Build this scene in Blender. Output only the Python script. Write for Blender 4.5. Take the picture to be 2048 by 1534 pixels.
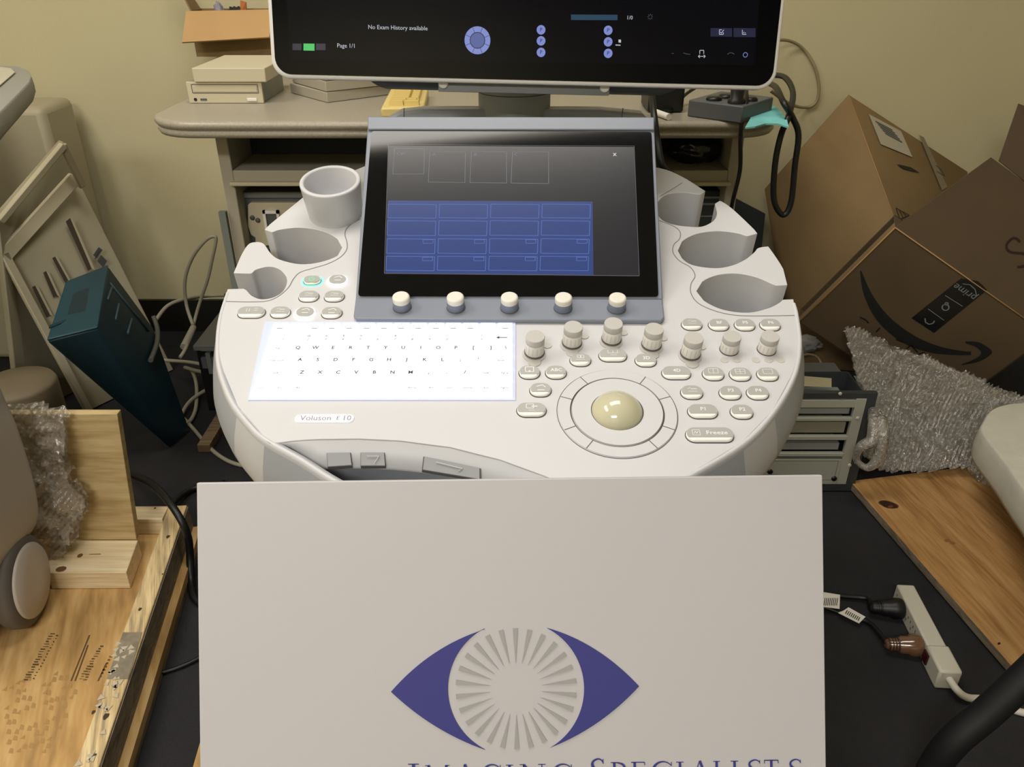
import bpy, bmesh, math, random
from mathutils import Vector, Matrix, noise
random.seed(7)
S = bpy.context.scene
for o in list(bpy.data.objects): bpy.data.objects.remove(o)
V3 = Vector
# ---------------------------------------------------------------- camera, world, exposure, room light
PITCH = math.radians(29); CAM_H = 1.12; FPX = 1600.0
cam_d = bpy.data.cameras.new('camera'); cam = bpy.data.objects.new('camera', cam_d); S.collection.objects.link(cam)
cam.location = (0, 0, CAM_H); cam.rotation_euler = (math.pi/2 - PITCH, 0, 0)
cam_d.sensor_width = 36; cam_d.lens = 36*FPX/2048; cam_d.clip_start = 0.02; cam_d.clip_end = 50
S.camera = cam
w = bpy.data.worlds.new('world'); S.world = w; w.use_nodes = True
w.node_tree.nodes['Background'].inputs[0].default_value = (0.75, 0.8, 0.9, 1)
w.node_tree.nodes['Background'].inputs[1].default_value = 0.12
S.view_settings.view_transform = 'Standard'; S.view_settings.look = 'None'
S.view_settings.exposure = 0.0; S.view_settings.gamma = 1.0; S.view_settings.use_curve_mapping = False
def area(name, loc, sx, sy, power, col, rot=(0, 0, 0)):
    d = bpy.data.lights.new(name, 'AREA'); d.shape = 'RECTANGLE'; d.size = sx; d.size_y = sy; d.energy = power; d.color = col
    o = bpy.data.objects.new(name, d); o.location = loc; o.rotation_euler = rot; S.collection.objects.link(o); return o
area('lamp_and_fill_light', (-0.12, 0.97, 2.53), 1.15, 0.55, 17, (1.0, 0.965, 0.915), (0, 0, math.radians(5)))
area('lamp_and_fill_light', (-0.75, -1.65, 2.53), 1.15, 0.55, 70, (1.0, 0.98, 0.96))
area('lamp_and_fill_light', (-1.55, 0.55, 2.53), 0.55, 1.15, 20, (1.0, 0.965, 0.915))  # added fill lamp, brightens the left wall and the things there

# ---------------------------------------------------------------- view-independent geometry helpers
FW = V3((0, math.cos(PITCH), -math.sin(PITCH))); UP = V3((0, math.sin(PITCH), math.cos(PITCH))); RI = V3((1, 0, 0))
CP = V3((0, 0, CAM_H))
def ray(x, y): return FW + RI*((x-1024)/FPX) + UP*((767-y)/FPX)
def at_t(x, y, t): return CP + ray(x, y)*t
def at_z(x, y, z):
    r = ray(x, y); return CP + r*((z-CAM_H)/r.z)
def at_y(x, y, Y):
    r = ray(x, y); return CP + r*(Y/r.y)
class Frame:
    def __init__(s, o, u, v): s.o = o; s.u = u.normalized(); s.v = (v-s.u*v.dot(s.u)).normalized(); s.n = s.u.cross(s.v).normalized()
    def P(s, u, v, w=0): return s.o + s.u*u + s.v*v + s.n*w
    def uv(s, x, y, w=0):
        r = ray(x, y); q = s.o + s.n*w; t = (q-CP).dot(s.n)/r.dot(s.n); p = CP + r*t - q
        return p.dot(s.u), p.dot(s.v)
    def at(s, x, y, w=0, w2=None):
        u, v = s.uv(x, y, w); return s.P(u, v, w if w2 is None else w2)
WORLD = Frame(V3((0, 0, 0)), V3((1, 0, 0)), V3((0, 1, 0)))

def lin(h):
    h = h.lstrip('#'); r = []
    for i in (0, 2, 4):
        c = int(h[i:i+2], 16)/255; r.append(c/12.92 if c <= .04045 else ((c+.055)/1.055)**2.4)
    return (*r, 1)
MATS = {}
def mat(name, col, rough=.5, metal=0, emit=None, es=0, spec=.5, coat=0, noise_amt=0, noise_scale=20, bump=0, bump_scale=200, alpha=1, col2=None, stretch=None):
    if name in MATS: return MATS[name]
    m = bpy.data.materials.new(name); m.use_nodes = True; nt = m.node_tree; b = nt.nodes['Principled BSDF']
    b.inputs['Base Color'].default_value = lin(col); b.inputs['Roughness'].default_value = rough; b.inputs['Metallic'].default_value = metal
    b.inputs['Specular IOR Level'].default_value = spec; b.inputs['Coat Weight'].default_value = coat; b.inputs['Alpha'].default_value = alpha
    if emit: b.inputs['Emission Color'].default_value = lin(emit); b.inputs['Emission Strength'].default_value = es
    tc = nt.nodes.new('ShaderNodeTexCoord'); mp = nt.nodes.new('ShaderNodeMapping'); nt.links.new(tc.outputs['Object'], mp.inputs[0])
    if stretch: mp.inputs['Scale'].default_value = stretch
    if noise_amt or col2:
        n = nt.nodes.new('ShaderNodeTexNoise'); n.inputs['Scale'].default_value = noise_scale; n.inputs['Detail'].default_value = 6
        nt.links.new(mp.outputs[0], n.inputs[0]); r = nt.nodes.new('ShaderNodeValToRGB'); c = lin(col)
        c2 = lin(col2) if col2 else tuple(x*(1-noise_amt) for x in c[:3])+(1,)
        r.color_ramp.elements[0].position = .35; r.color_ramp.elements[1].position = .65
        r.color_ramp.elements[0].color = c2; r.color_ramp.elements[1].color = c
        nt.links.new(n.outputs[0], r.inputs[0]); nt.links.new(r.outputs[0], b.inputs['Base Color'])
    if bump:
        n = nt.nodes.new('ShaderNodeTexNoise'); n.inputs['Scale'].default_value = bump_scale; n.inputs['Detail'].default_value = 4
        nt.links.new(mp.outputs[0], n.inputs[0]); bp = nt.nodes.new('ShaderNodeBump'); bp.inputs['Strength'].default_value = bump; bp.inputs['Distance'].default_value = .002
        nt.links.new(n.outputs[0], bp.inputs['Height']); nt.links.new(bp.outputs[0], b.inputs['Normal'])
    MATS[name] = m; return m
def wood(name, c1, c2, c3, sc=(3, 30, 30), rot=0, rough=.6, scale=2.5):
    if name in MATS: return MATS[name]
    m = bpy.data.materials.new(name); m.use_nodes = True; nt = m.node_tree; b = nt.nodes['Principled BSDF']; b.inputs['Roughness'].default_value = rough
    tc = nt.nodes.new('ShaderNodeTexCoord'); r0 = nt.nodes.new('ShaderNodeMapping'); r0.inputs['Rotation'].default_value = (0, 0, rot)
    mp = nt.nodes.new('ShaderNodeMapping'); mp.inputs['Scale'].default_value = sc
    nt.links.new(tc.outputs['Object'], r0.inputs[0]); nt.links.new(r0.outputs[0], mp.inputs[0])
    n = nt.nodes.new('ShaderNodeTexNoise'); n.inputs['Scale'].default_value = scale; n.inputs['Detail'].default_value = 3; n.inputs['Distortion'].default_value = 1.2
    n2 = nt.nodes.new('ShaderNodeTexNoise'); n2.inputs['Scale'].default_value = scale*5; n2.inputs['Detail'].default_value = 5
    nt.links.new(mp.outputs[0], n.inputs[0]); nt.links.new(mp.outputs[0], n2.inputs[0])
    mx = nt.nodes.new('ShaderNodeMath'); mx.operation = 'MULTIPLY_ADD'; mx.inputs[1].default_value = .35
    nt.links.new(n2.outputs[0], mx.inputs[0]); 
    m2 = nt.nodes.new('ShaderNodeMath'); m2.operation = 'MULTIPLY'; m2.inputs[1].default_value = .65; nt.links.new(n.outputs[0], m2.inputs[0]); nt.links.new(m2.outputs[0], mx.inputs[2])
    r = nt.nodes.new('ShaderNodeValToRGB'); e = r.color_ramp.elements; e[0].position = .38; e[0].color = lin(c1); e[1].position = .62; e[1].color = lin(c3)
    k = e.new(.5); k.color = lin(c2); nt.links.new(mx.outputs[0], r.inputs[0]); nt.links.new(r.outputs[0], b.inputs['Base Color'])
    bp = nt.nodes.new('ShaderNodeBump'); bp.inputs['Strength'].default_value = .15; bp.inputs['Distance'].default_value = .001
    nt.links.new(mx.outputs[0], bp.inputs['Height']); nt.links.new(bp.outputs[0], b.inputs['Normal'])
    MATS[name] = m; return m

def empty(name, loc):
    o = bpy.data.objects.new(name, None); o.location = loc; o.empty_display_size = .05; S.collection.objects.link(o); return o
def tag(o, label, cat=None, group=None, kind=None):
    o['label'] = label
    if cat: o['category'] = cat
    if group: o['group'] = group
    if kind: o['kind'] = kind
    return o
def root_loc(o):
    l = V3(o.location)
    while o.parent: o = o.parent; l = l + V3(o.location)
    return l
def arc(cx, cy, rx, ry, a0, a1, n):
    return [(cx+rx*math.cos(math.radians(a0+(a1-a0)*i/n)), cy+ry*math.sin(math.radians(a0+(a1-a0)*i/n))) for i in range(n+1)]
def smooth(pts, n=6, closed=False):
    """Catmull-Rom through points"""
    pts = [V3(p) if len(p) == 3 else V3((p[0], p[1], 0)) for p in pts]; N = len(pts); out = []
    rng = range(N) if closed else range(N-1)
    for i in rng:
        if closed: a, b, c, d = pts[(i-1) % N], pts[i], pts[(i+1) % N], pts[(i+2) % N]
        else: a, b, c, d = pts[max(i-1, 0)], pts[i], pts[i+1], pts[min(i+2, N-1)]
        for k in range(n):
            t = k/n
            out.append(.5*((2*b)+(-a+c)*t+(2*a-5*b+4*c-d)*t*t+(-a+3*b-3*c+d)*t**3))
    if not closed: out.append(pts[-1].copy())
    return out
class MB:
    def __init__(s): s.v = []; s.f = []; s.m = []; s.s = []
    def add(s, vs, fs, mi=0, sm=False):
        k = len(s.v); s.v += [V3(v) for v in vs]
        for i, f in enumerate(fs): s.f.append([j+k for j in f]); s.m.append(mi if isinstance(mi, int) else mi[i]); s.s.append(sm)
        return s
    def prism(s, base, off, mi=0, top_mi=None, sm=False, side_mi=None):
        base = [V3(b) for b in base]; off = V3(off); n = len(base); vs = base + [b+off for b in base]
        nrm = V3((0, 0, 0))
        for i in range(n): nrm += (base[i]-base[0]).cross(base[(i+1) % n]-base[0])
        r = nrm.dot(off) > 0
        bf = list(range(n)); tf = list(range(n, 2*n))
        if r: bf.reverse()
        else: tf.reverse()
        k = len(s.v); s.v += vs
        s.f.append([j+k for j in bf]); s.m.append(mi); s.s.append(False)
        s.f.append([j+k for j in tf]); s.m.append(mi if top_mi is None else top_mi); s.s.append(False)
        for i in range(n):
            j = (i+1) % n; q = [i, j, j+n, i+n]
            if not r: q.reverse()
            s.f.append([x+k for x in q]); s.m.append(mi if side_mi is None else side_mi); s.s.append(sm)
        return s
    def box(s, lo, hi, mi=0, fr=None):
        fr = fr or WORLD; x0, y0, z0 = lo; x1, y1, z1 = hi
        return s.prism([fr.P(x0, y0, z0), fr.P(x1, y0, z0), fr.P(x1, y1, z0), fr.P(x0, y1, z0)], fr.n*(z1-z0), mi)
    def poly(s, pts, mi=0): return s.add(pts, [list(range(len(pts)))], mi)
    def rings(s, rs, mi=0, sm=True, cap0=False, cap1=False, closed=True):
        n = len(rs[0]); k = len(s.v)
        for r in rs: s.v += [V3(p) for p in r]
        for a in range(len(rs)-1):
            for i in range(n if closed else n-1):
                j = (i+1) % n; s.f.append([k+a*n+i, k+a*n+j, k+(a+1)*n+j, k+(a+1)*n+i]); s.m.append(mi[a] if isinstance(mi, (list, tuple)) else mi); s.s.append(sm)
        m0 = mi[0] if isinstance(mi, (list, tuple)) else mi; m1 = mi[-1] if isinstance(mi, (list, tuple)) else mi
        if cap0: s.f.append([k+i for i in reversed(range(n))]); s.m.append(m0); s.s.append(False)
        if cap1: s.f.append([k+(len(rs)-1)*n+i for i in range(n)]); s.m.append(m1); s.s.append(False)
        return s
    def lathe(s, o, ax, prof, n=32, mi=0, sm=True, cap0=False, cap1=True):
        ax = V3(ax).normalized(); t = V3((1, 0, 0)) if abs(ax.x) < .9 else V3((0, 1, 0)); a = ax.cross(t).normalized(); b = ax.cross(a)
        rs = [[V3(o)+ax*h+(a*math.cos(2*math.pi*i/n)+b*math.sin(2*math.pi*i/n))*r for i in range(n)] for r, h in prof]
        return s.rings(rs, mi, sm, cap0, cap1)
    def tube(s, pts, r, n=8, mi=0, sub=6, closed=False):
        P = smooth(pts, sub, closed) if sub else [V3(p) for p in pts]; rs = []; prev = None; N = len(P)
        for i, p in enumerate(P):
            if closed: d = (P[(i+1) % N]-P[i-1])
            else: d = (P[min(i+1, N-1)]-P[max(i-1, 0)])
            d.normalize()
            if prev is None: prev = d.orthogonal().normalized()
            a = (prev-d*prev.dot(d)).normalized(); prev = a; b = d.cross(a)
            rr = r(i/(N-1)) if callable(r) else r
            rs.append([p+(a*math.cos(2*math.pi*k/n)+b*math.sin(2*math.pi*k/n))*rr for k in range(n)])
        if closed: rs.append(rs[0])
        return s.rings(rs, mi, True, not closed, not closed)
    def sphere(s, c, r, n=24, mi=0, sc=(1, 1, 1)):
        rs = []
        for i in range(1, n//2):
            a = math.pi*i/(n//2); rs.append([V3(c)+V3((sc[0]*r*math.sin(a)*math.cos(2*math.pi*k/n), sc[1]*r*math.sin(a)*math.sin(2*math.pi*k/n), sc[2]*r*math.cos(a))) for k in range(n)])
        return s.rings(rs, mi, True, True, True)
    def text(s, txt, size, fr, u, v, w, mi=0, ang=0, ax='CENTER', sx=1.0, th=0.0, flip=False):
        cu = bpy.data.curves.new('lettering', 'FONT'); cu.body = txt; cu.size = size; cu.align_x = ax; cu.align_y = 'CENTER'; cu.resolution_u = 2; cu.offset = th
        ob = bpy.data.objects.new('lettering', cu); me = ob.to_mesh(); ca, sa = math.cos(ang), math.sin(ang)
        vs = []
        for q in me.vertices:
            x, y = q.co.x*sx, q.co.y
            vs.append(fr.P(u+x*ca-y*sa, v+x*sa+y*ca, w))
        s.add(vs, [list(p.vertices) for p in me.polygons], mi)
        ob.to_mesh_clear(); bpy.data.objects.remove(ob); bpy.data.curves.remove(cu); return s
    def line(s, a, b, wd, fr, w, mi=0):
        d = V3((b[0]-a[0], b[1]-a[1], 0)); n = V3((-d.y, d.x, 0)).normalized()*wd/2
        return s.poly([fr.P(a[0]+n.x, a[1]+n.y, w), fr.P(a[0]-n.x, a[1]-n.y, w), fr.P(b[0]-n.x, b[1]-n.y, w), fr.P(b[0]+n.x, b[1]+n.y, w)], mi)
    def rect(s, x0, y0, x1, y1, wd, fr, w, mi=0):
        for a, b in (((x0, y0), (x1, y0)), ((x1, y0), (x1, y1)), ((x1, y1), (x0, y1)), ((x0, y1), (x0, y0))): s.line(a, b, wd, fr, w, mi)
        return s
    def hull(s, pts, mi=0):
        bm = bmesh.new(); [bm.verts.new(p) for p in pts]; bmesh.ops.convex_hull(bm, input=bm.verts)
        bmesh.ops.dissolve_limit(bm, angle_limit=.02, verts=bm.verts, edges=bm.edges)
        bm.verts.ensure_lookup_table(); bm.verts.index_update()
        s.add([v.co.copy() for v in bm.verts], [[v.index for v in f.verts] for f in bm.faces], mi); bm.free(); return s
    def build(s, name, mats, parent=None, bevel=0, seg=2, label=None, cat=None, group=None, kind=None, fix=False):
        if not isinstance(mats, (list, tuple)): mats = [mats]
        if parent is None:
            xs = [p.x for p in s.v]; ys = [p.y for p in s.v]; zs = [p.z for p in s.v]
            loc = V3(((min(xs)+max(xs))/2, (min(ys)+max(ys))/2, min(zs)))
            off = loc
        else: off = root_loc(parent); loc = V3((0, 0, 0))
        me = bpy.data.meshes.new(name); me.from_pydata([tuple(p-off) for p in s.v], [], s.f)
        for m in mats: me.materials.append(m)
        for i, p in enumerate(me.polygons):
            if i < len(s.m): p.material_index = s.m[i]; p.use_smooth = s.s[i]
        me.validate(); me.update()
        if fix:
            bm = bmesh.new(); bm.from_mesh(me); bmesh.ops.remove_doubles(bm, verts=bm.verts, dist=1e-5); bmesh.ops.recalc_face_normals(bm, faces=bm.faces); bm.to_mesh(me); bm.free()
        o = bpy.data.objects.new(name, me); o.location = loc; S.collection.objects.link(o)
        if parent: o.parent = parent
        if bevel:
            b = o.modifiers.new('bevel', 'BEVEL'); b.width = bevel; b.segments = seg; b.limit_method = 'ANGLE'; b.angle_limit = math.radians(40); b.harden_normals = False
            for p in me.polygons: p.use_smooth = True
            if hasattr(me, 'set_sharp_from_angle'): me.set_sharp_from_angle(angle=math.radians(50))
        if label: o['label'] = label
        if cat: o['category'] = cat
        if group: o['group'] = group
        if kind: o['kind'] = kind
        return o

# ================================================================= materials
m_wall = mat('wall_paint', 'c9c09b', .75, bump=.25, bump_scale=90, noise_amt=.04, noise_scale=2)
m_ceil = mat('ceiling_tile', 'd9d2c0', .9, bump=.3, bump_scale=60)
m_carpet = mat('carpet', '363537', .98, bump=1.0, bump_scale=700, noise_amt=.25, noise_scale=5, spec=.1)
m_base = mat('baseboard_rubber', '17140f', .55)
m_white = mat('machine_white', 'c4c4c7', .42)
m_white2 = mat('machine_white_shell', 'c2c1c1', .45)
m_grey = mat('machine_grey', 'a2a5aa', .45)
m_blue = mat('bezel_blue_grey', '7c828f', .42)
m_line = mat('seam_dark', '7d7a78', .8)
m_gap = mat('gap_dark', '55524f', .8)
m_btn = mat('button_grey', 'a5a5a3', .4)
m_btnw = mat('button_lens', 'efeeea', .15, coat=.5)
m_icon = mat('button_print', 'dfe0de', .6)
m_glass = mat('screen_glass', '07080c', .06, spec=.45)
m_mglass = mat('monitor_glass_black', '05060a', .08, spec=.15)
m_black = mat('black_plastic', '101012', .4)
m_blackr = mat('black_rubber', '0e0e10', .45)
m_key = mat('lit_key', 'dfe2f2', .5, emit='f3f5ff', es=.5)
m_legend = mat('key_print', '33353d', .7)
m_plate_ink = mat('plate_ink', '7a7c86', .6)
m_dgrey = mat('dark_grey_metal', '5c5e60', .45, metal=.3)
m_steel = mat('galvanised_steel', '8f928c', .42, metal=.6, noise_amt=.15, noise_scale=12)
m_beige = mat('beige_plastic', 'bfb69b', .6)
m_beige2 = mat('painted_beige_metal', 'a89f85', .5)
m_card = mat('cardboard', '8f7650', .85, noise_amt=.14, noise_scale=6, bump=.2, bump_scale=60)
m_card2 = mat('cardboard_bright', 'c39d6c', .85, noise_amt=.08, noise_scale=8)
m_cardd = mat('cardboard_edge', 'b08a5c', .9)
m_ink = mat('printed_ink', '1b1a1a', .7)
m_navy = mat('navy_cloth', '1d2334', .9)
m_teal = mat('teal_plastic', '17414e', .5, noise_amt=.1, noise_scale=9)
m_teal2 = mat('teal_plastic_dark', '0f2d38', .5)
m_cord = mat('grey_cord', '9d998a', .5)
m_cordw = mat('white_cord', 'cfcbc0', .5)
m_paper = mat('paper_label', 'e3e0d6', .8)

# ================================================================= room
WY = 2.385; X0, X1, YB, ZC = -2.3, 2.3, -2.6, 2.6
def struct(name, mb, m): return mb.build(name, m, kind='structure')
struct('floor', MB().box((X0, YB, -.05), (X1, WY, 0)), m_carpet)
struct('wall_back', MB().box((X0, WY, 0), (X1, WY+.1, ZC)), m_wall)
struct('wall_left', MB().box((X0-.1, YB, 0), (X0, WY, ZC)), m_wall)
struct('wall_right', MB().box((X1, YB, 0), (X1+.1, WY, ZC)), m_wall)
struct('wall_front', MB().box((X0, YB-.1, 0), (X1, YB, ZC)), m_wall)
struct('ceiling', MB().box((X0, YB, ZC), (X1, WY, ZC+.1)), m_ceil)
struct('baseboard_back', MB().box((X0, WY-.012, 0), (X1, WY, at_y(360, 598, WY).z)), m_base)
struct('baseboard_left', MB().box((X0, YB, 0), (X0+.012, WY-.012, .1)), m_base)
struct('baseboard_right', MB().box((X1-.012, YB, 0), (X1, WY-.012, .1)), m_base)
m_diff = mat('lamp_diffuser', 'ffffff', .5, emit='fff0d8', es=2.2)
for (cx, cy, lb) in ((-.12, .97, 'recessed ceiling light panel above the machine'), (-.75, -1.65, 'recessed ceiling light panel behind the photographer'), (-1.55, .55, 'added fill light panel above the wooden platform at left')):  # third panel is an added fill fixture for the left side
    L = tag(empty('ceiling_and_fill_panel', (cx, cy, ZC)), lb, 'ceiling light', 'ceiling light panels')
    fr = MB()
    for a, b in (((-.63, -.33), (.63, -.3)), ((-.63, .3), (.63, .33)), ((-.63, -.3), (-.6, .3)), ((.6, -.3), (.63, .3))):
        fr.box((cx+a[0], cy+a[1], ZC-.025), (cx+b[0], cy+b[1], ZC-.001))
    fr.build('frame', m_white, L)
    MB().box((cx-.6, cy-.3, ZC-.02), (cx+.6, cy+.3, ZC-.006)).build('diffuser', m_diff, L)
    L.rotation_euler.z = math.radians(5) if cx > -.5 else (math.pi/2 if cx < -1.5 else 0)

# ================================================================= ultrasound machine
D0 = CP + ray(1235, 822)*.78
c45 = math.sqrt(.5)
DK = Frame(D0, RI, FW*c45+UP*c45)                 # control deck plane
US = tag(empty('ultrasound_machine', (0.0, .80, 0)), 'white ultrasound console with lit keyboard, trackball, touch panel and monitor', 'ultrasound machine')
# deck outline (px on the deck plane)
hole3 = [(1567,599),(1559,605),(1537,616),(1496,625),(1446,619),(1408,601),(1393,582),(1405,563),(1435,550),(1474,547),(1515,555),(1553,571)]
outl = [(455,578),(443,620),(437,660),(437,695),(447,742),(476,812),(531,876),(548,885),(590,881),(640,878),(717,877),(800,881),(900,894),(1000,919),(1085,950),(1180,990),(1280,1000),(1375,950),(1484,885),(1545,822),(1583,752),(1597,700),(1596,660),(1591,625),(1587,598)]
outl += hole3 + [(1575,570),(1567,538),(1540,497),(1533,493),(1516,496),(1509,504),(1490,519),(1463,531),(1430,536),(1386,530),(1364,516),(1356,501),(1364,483),(1392,468),(1433,462),(1474,466),(1496,472),
  (1515,467),(1509,459),(1468,420),(1446,404),(1438,402),(1430,407),(1434,424),(1431,436),(1422,445),(1403,453),(1378,453),(1348,449),(1325,440),(1314,425),(1314,408),(1325,394),(1342,387),(1370,385),(1392,388),(1403,388),(1411,382),
  (1403,377),(1364,353),(1315,335),(1200,322),(1024,318),(850,322),(735,330),(660,360),(604,396),(540,448),(529,459),(543,464),(560,459),(600,455),(645,462),(675,478),(684,495),(675,511),(640,524),(600,528),(560,519),(542,507),(527,487),
  (510,484),(495,490),(480,515),(467,546),(500,547),(512,539),(537,533),(558,538),(572,553),(573,568),(564,584),(545,595),(522,598),(503,591),(487,577)]
def refine(P):
    out = []; n_ = len(P)
    for i in range(n_):
        a, b, c, d = [V3((*P[k % n_], 0)) for k in (i-1, i, i+1, i+2)]; out.append(P[i])
        def turn(p, q, r):
            u, v = q-p, r-q
            return u.angle(v) if u.length > 1e-6 and v.length > 1e-6 else 9
        if turn(a, b, c) < .85 and turn(b, c, d) < .85 and (c-b).length < 75:
            for k in (1, 2, 3):
                t = k/4; q = .5*((2*b)+(-a+c)*t+(2*a-5*b+4*c-d)*t*t+(-a+3*b-3*c+d)*t**3); out.append((q.x, q.y))
    return out
outl = refine(outl)
deck_pts = [DK.at(x, y) for x, y in outl]
MB().prism(deck_pts, -DK.n*.062, 0).build('control_deck', m_white, US, bevel=.0022, seg=3)
# seams
def strip(mb, pts, wd, fr, w, mi=0, n=5):
    P = smooth([(*fr.uv(x, y),) for x, y in pts], n)
    L = []; R = []
    for i, p in enumerate(P):
        d = P[min(i+1, len(P)-1)]-P[max(i-1, 0)]; q = V3((-d.y, d.x, 0)).normalized()*wd/2
        L.append(fr.P(p.x+q.x, p.y+q.y, w)); R.append(fr.P(p.x-q.x, p.y-q.y, w))
    for i in range(len(P)-1): mb.poly([L[i], R[i], R[i+1], L[i+1]], mi)
    return mb
strip(MB(), [(722,438),(705,447),(693,458),(690,470),(694,485),(693,500),(680,515),(655,528),(625,537),(600,545),(587,558),(577,575),(558,592),(535,602),(500,604),(452,603)], .0011, DK, .0003).build('panel_seam', m_line, US)
strip(MB(), [(1318,441),(1348,453),(1360,464),(1359,478),(1348,489),(1346,505),(1359,522),(1381,535),(1390,552),(1382,568),(1382,587),(1397,607),(1433,623),(1474,631),(1530,632),(1589,631)], .0011, DK, .0003).build('panel_seam', m_line, US)
strip(MB(), [(476,818),(531,879),(548,888)], .0009, DK, .0003).build('panel_seam', m_line, US)
strip(MB(), [(1378,953),(1484,888),(1546,824)], .0009, DK, .0003).build('panel_seam', m_line, US)
strip(MB(), [(1320,393),(1345,378),(1364,366)], .0009, DK, .0003).build('panel_seam', m_line, US)
# outer shell band around the front
band = smooth([(455,585),(441,630),(435,680),(438,735),(462,800),(500,850),(531,878),(600,917),(672,962),(760,1003),(880,1034),(1030,1045),(1170,1038),(1280,1003),(1375,953),(1484,888),(1546,825),(1588,752),(1600,690),(1594,630),(1588,606)], 5)
bu = [V3((*DK.uv(p.x, p.y), 0)) for p in band]
def bring(off, w):
    out = []; n = len(bu)
    for i, p in enumerate(bu):
        d = bu[min(i+1, n-1)]-bu[max(i-1, 0)]; q = V3((d.y, -d.x, 0)).normalized()   # outward (path runs left -> front -> right, ccw)
        out.append((p.x+q.x*off, p.y+q.y*off, w))
    return out
prof = [(-.006, -.062), (-.006, -.004), (-.004, -.001), (-.0015, -.0002), (.001, -.001), (.003, -.005), (.012, -.03), (.017, -.05), (.016, -.068), (.006, -.10), (-.03, -.125)]
RG = [bring(o_, w_) for o_, w_ in prof]
def piece(i0, i1, a0=0, a1=len(prof), grow=0):
    mb = MB(); rs = [[DK.P(*RG[a][i]) for i in range(i0, i1+1)] for a in range(a0, a1)]
    mb.rings(rs, 0, True, closed=False); return mb
NB = len(bu)-1
iL = min(range(len(band)), key=lambda i: (band[i]-V3((476,818,0))).length); iL2 = min(range(len(band)), key=lambda i: (band[i]-V3((531,878,0))).length)
iR = min(range(len(band)), key=lambda i: (band[i]-V3((1546,825,0))).length); iR2 = min(range(len(band)), key=lambda i: (band[i]-V3((1484,888,0))).length)
def band_part(name, i0, i1, m, lbl=None):
    mb = piece(i0, i1); o = mb.build(name, m, US, fix=False, label=lbl); return o
band_part('side_panel', 0, iL, m_grey, 'grey side panel'); band_part('corner_handle', iL, iL2, m_white2)
band_part('front_grip', iL2, iR2, m_grey, 'grey front grip')
band_part('corner_handle', iR2, iR, m_white2); band_part('side_panel', iR, NB, m_grey, 'grey side panel')
tr = MB(); 
rs = [[DK.P(*bring(o_, w_)[i]) for i in range(0, NB+1)] for o_, w_ in ((-.0026, -.001), (-.0016, .0004), (.0, .0007), (.0014, .0002), (.0030, -.003), (.0036, -.0065))]
tr.rings(rs, 0, True, closed=False); tr.build('edge_trim', m_white, US)
# fascia under the arc, with its three soft keys
A = smooth([(540,884),(590,881),(640,878),(717,877),(800,881),(900,894),(1000,919),(1085,950),(1160,985)], 6)
def arcy(x, P=A):
    for a, b in zip(P, P[1:]):
        if a.x <= x <= b.x: return a.y+(b.y-a.y)*(x-a.x)/(b.x-a.x)
    return P[-1].y
FH = 56
def fas(x, y, dw=0):
    k = (y-arcy(x))/FH; return DK.at(x, y, -.012*max(k, 0)-.001+dw)
def ridge(x): return arcy(x, band[iL2-2:len(band)//2+20])-5
def fp(p, dy, w_): return DK.at(p.x, min(p.y+dy, max(ridge(p.x), p.y)), w_)
mb = MB(); R0 = [DK.at(p.x, p.y, -.001) for p in A]; R1 = [fp(p, 6, -.002) for p in A]; R2 = [fp(p, FH, -.014) for p in A]; R3 = [fp(p, FH+4, -.017) for p in A]; R4 = [fp(p, FH+34, -.062) for p in A]
mb.rings([R0, R1, R2, R3], 0, True, closed=False); mb.rings([R4, R3], 1, True, closed=False)
mb.build('front_fascia', [mat('fascia_grey', 'b4b4b5', .45), m_grey], US)
MB().prism([DK.P(*bring(-.006, -.063)[i]) for i in range(iL, iR, 3)], -DK.n*.03).build('under_tray', m_grey, US)
for q in (((654,906),(700,905),(703,930),(656,933)), ((722,905),(768,905),(770,931),(722,931)), ((849,913),(959,936),(959,958),(846,939))):
    mb = MB(); P = [fas(x, y, .0012) for x, y in q]; c = sum(P, V3((0, 0, 0)))/4
    P2 = [c+(p-c)*1.03-DK.n*.0002 for p in P]
    mb.prism([p-DK.n*.004 for p in P], DK.n*.0042, 0); mb.prism([c+(p-c)*1.045-DK.n*.004 for p in P], DK.n*.0033, 1)
    cx = sum(a[0] for a in q)/4; cy = sum(a[1] for a in q)/4
    if cx < 760 and cx > 720:
        for a, b in (((734,912),(758,912)), ((758,912),(748,927))):
            p, r_ = fas(*a, .0026), fas(*b, .0026); d = (r_-p).normalized().cross(DK.n)*.0004; mb.poly([p+d, p-d, r_-d, r_+d], 2)
    if cx > 800:
        p, r_ = fas(872, 924, .0026), fas(925, 937, .0026); d = (r_-p).normalized().cross(DK.n)*.0005; mb.poly([p+d, p-d, r_-d, r_+d], 2)
        p, r_ = fas(925, 937, .0026), fas(916, 942, .0026); mb.poly([p+d, p-d, r_-d, r_+d], 2)
    mb.build('soft_button', [mat('soft_key_grey', '8d8e90', .45), m_gap, m_btn], US)
# round cup holder
cb = DK.at(664, 424, .0); cax = (DK.n*.75+V3((0, 0, 1))*.25).normalized()
cb = DK.P(*DK.uv(672, 427), -.006)
R_, hh = .0375, .053
mb = MB(); mb.lathe(cb, DK.n, [(R_*.86, 0), (R_*.9, .004), (R_*1.0, hh-.002), (R_, hh), (R_-.0015, hh+.001), (R_-.0045, hh+.001), (R_-.0055, hh-.001), (R_-.007, hh*.5), (R_-.0105, .004), (.001, .004)], 64, 0, True)
mb.build('cup_holder', m_white, US)
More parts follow.
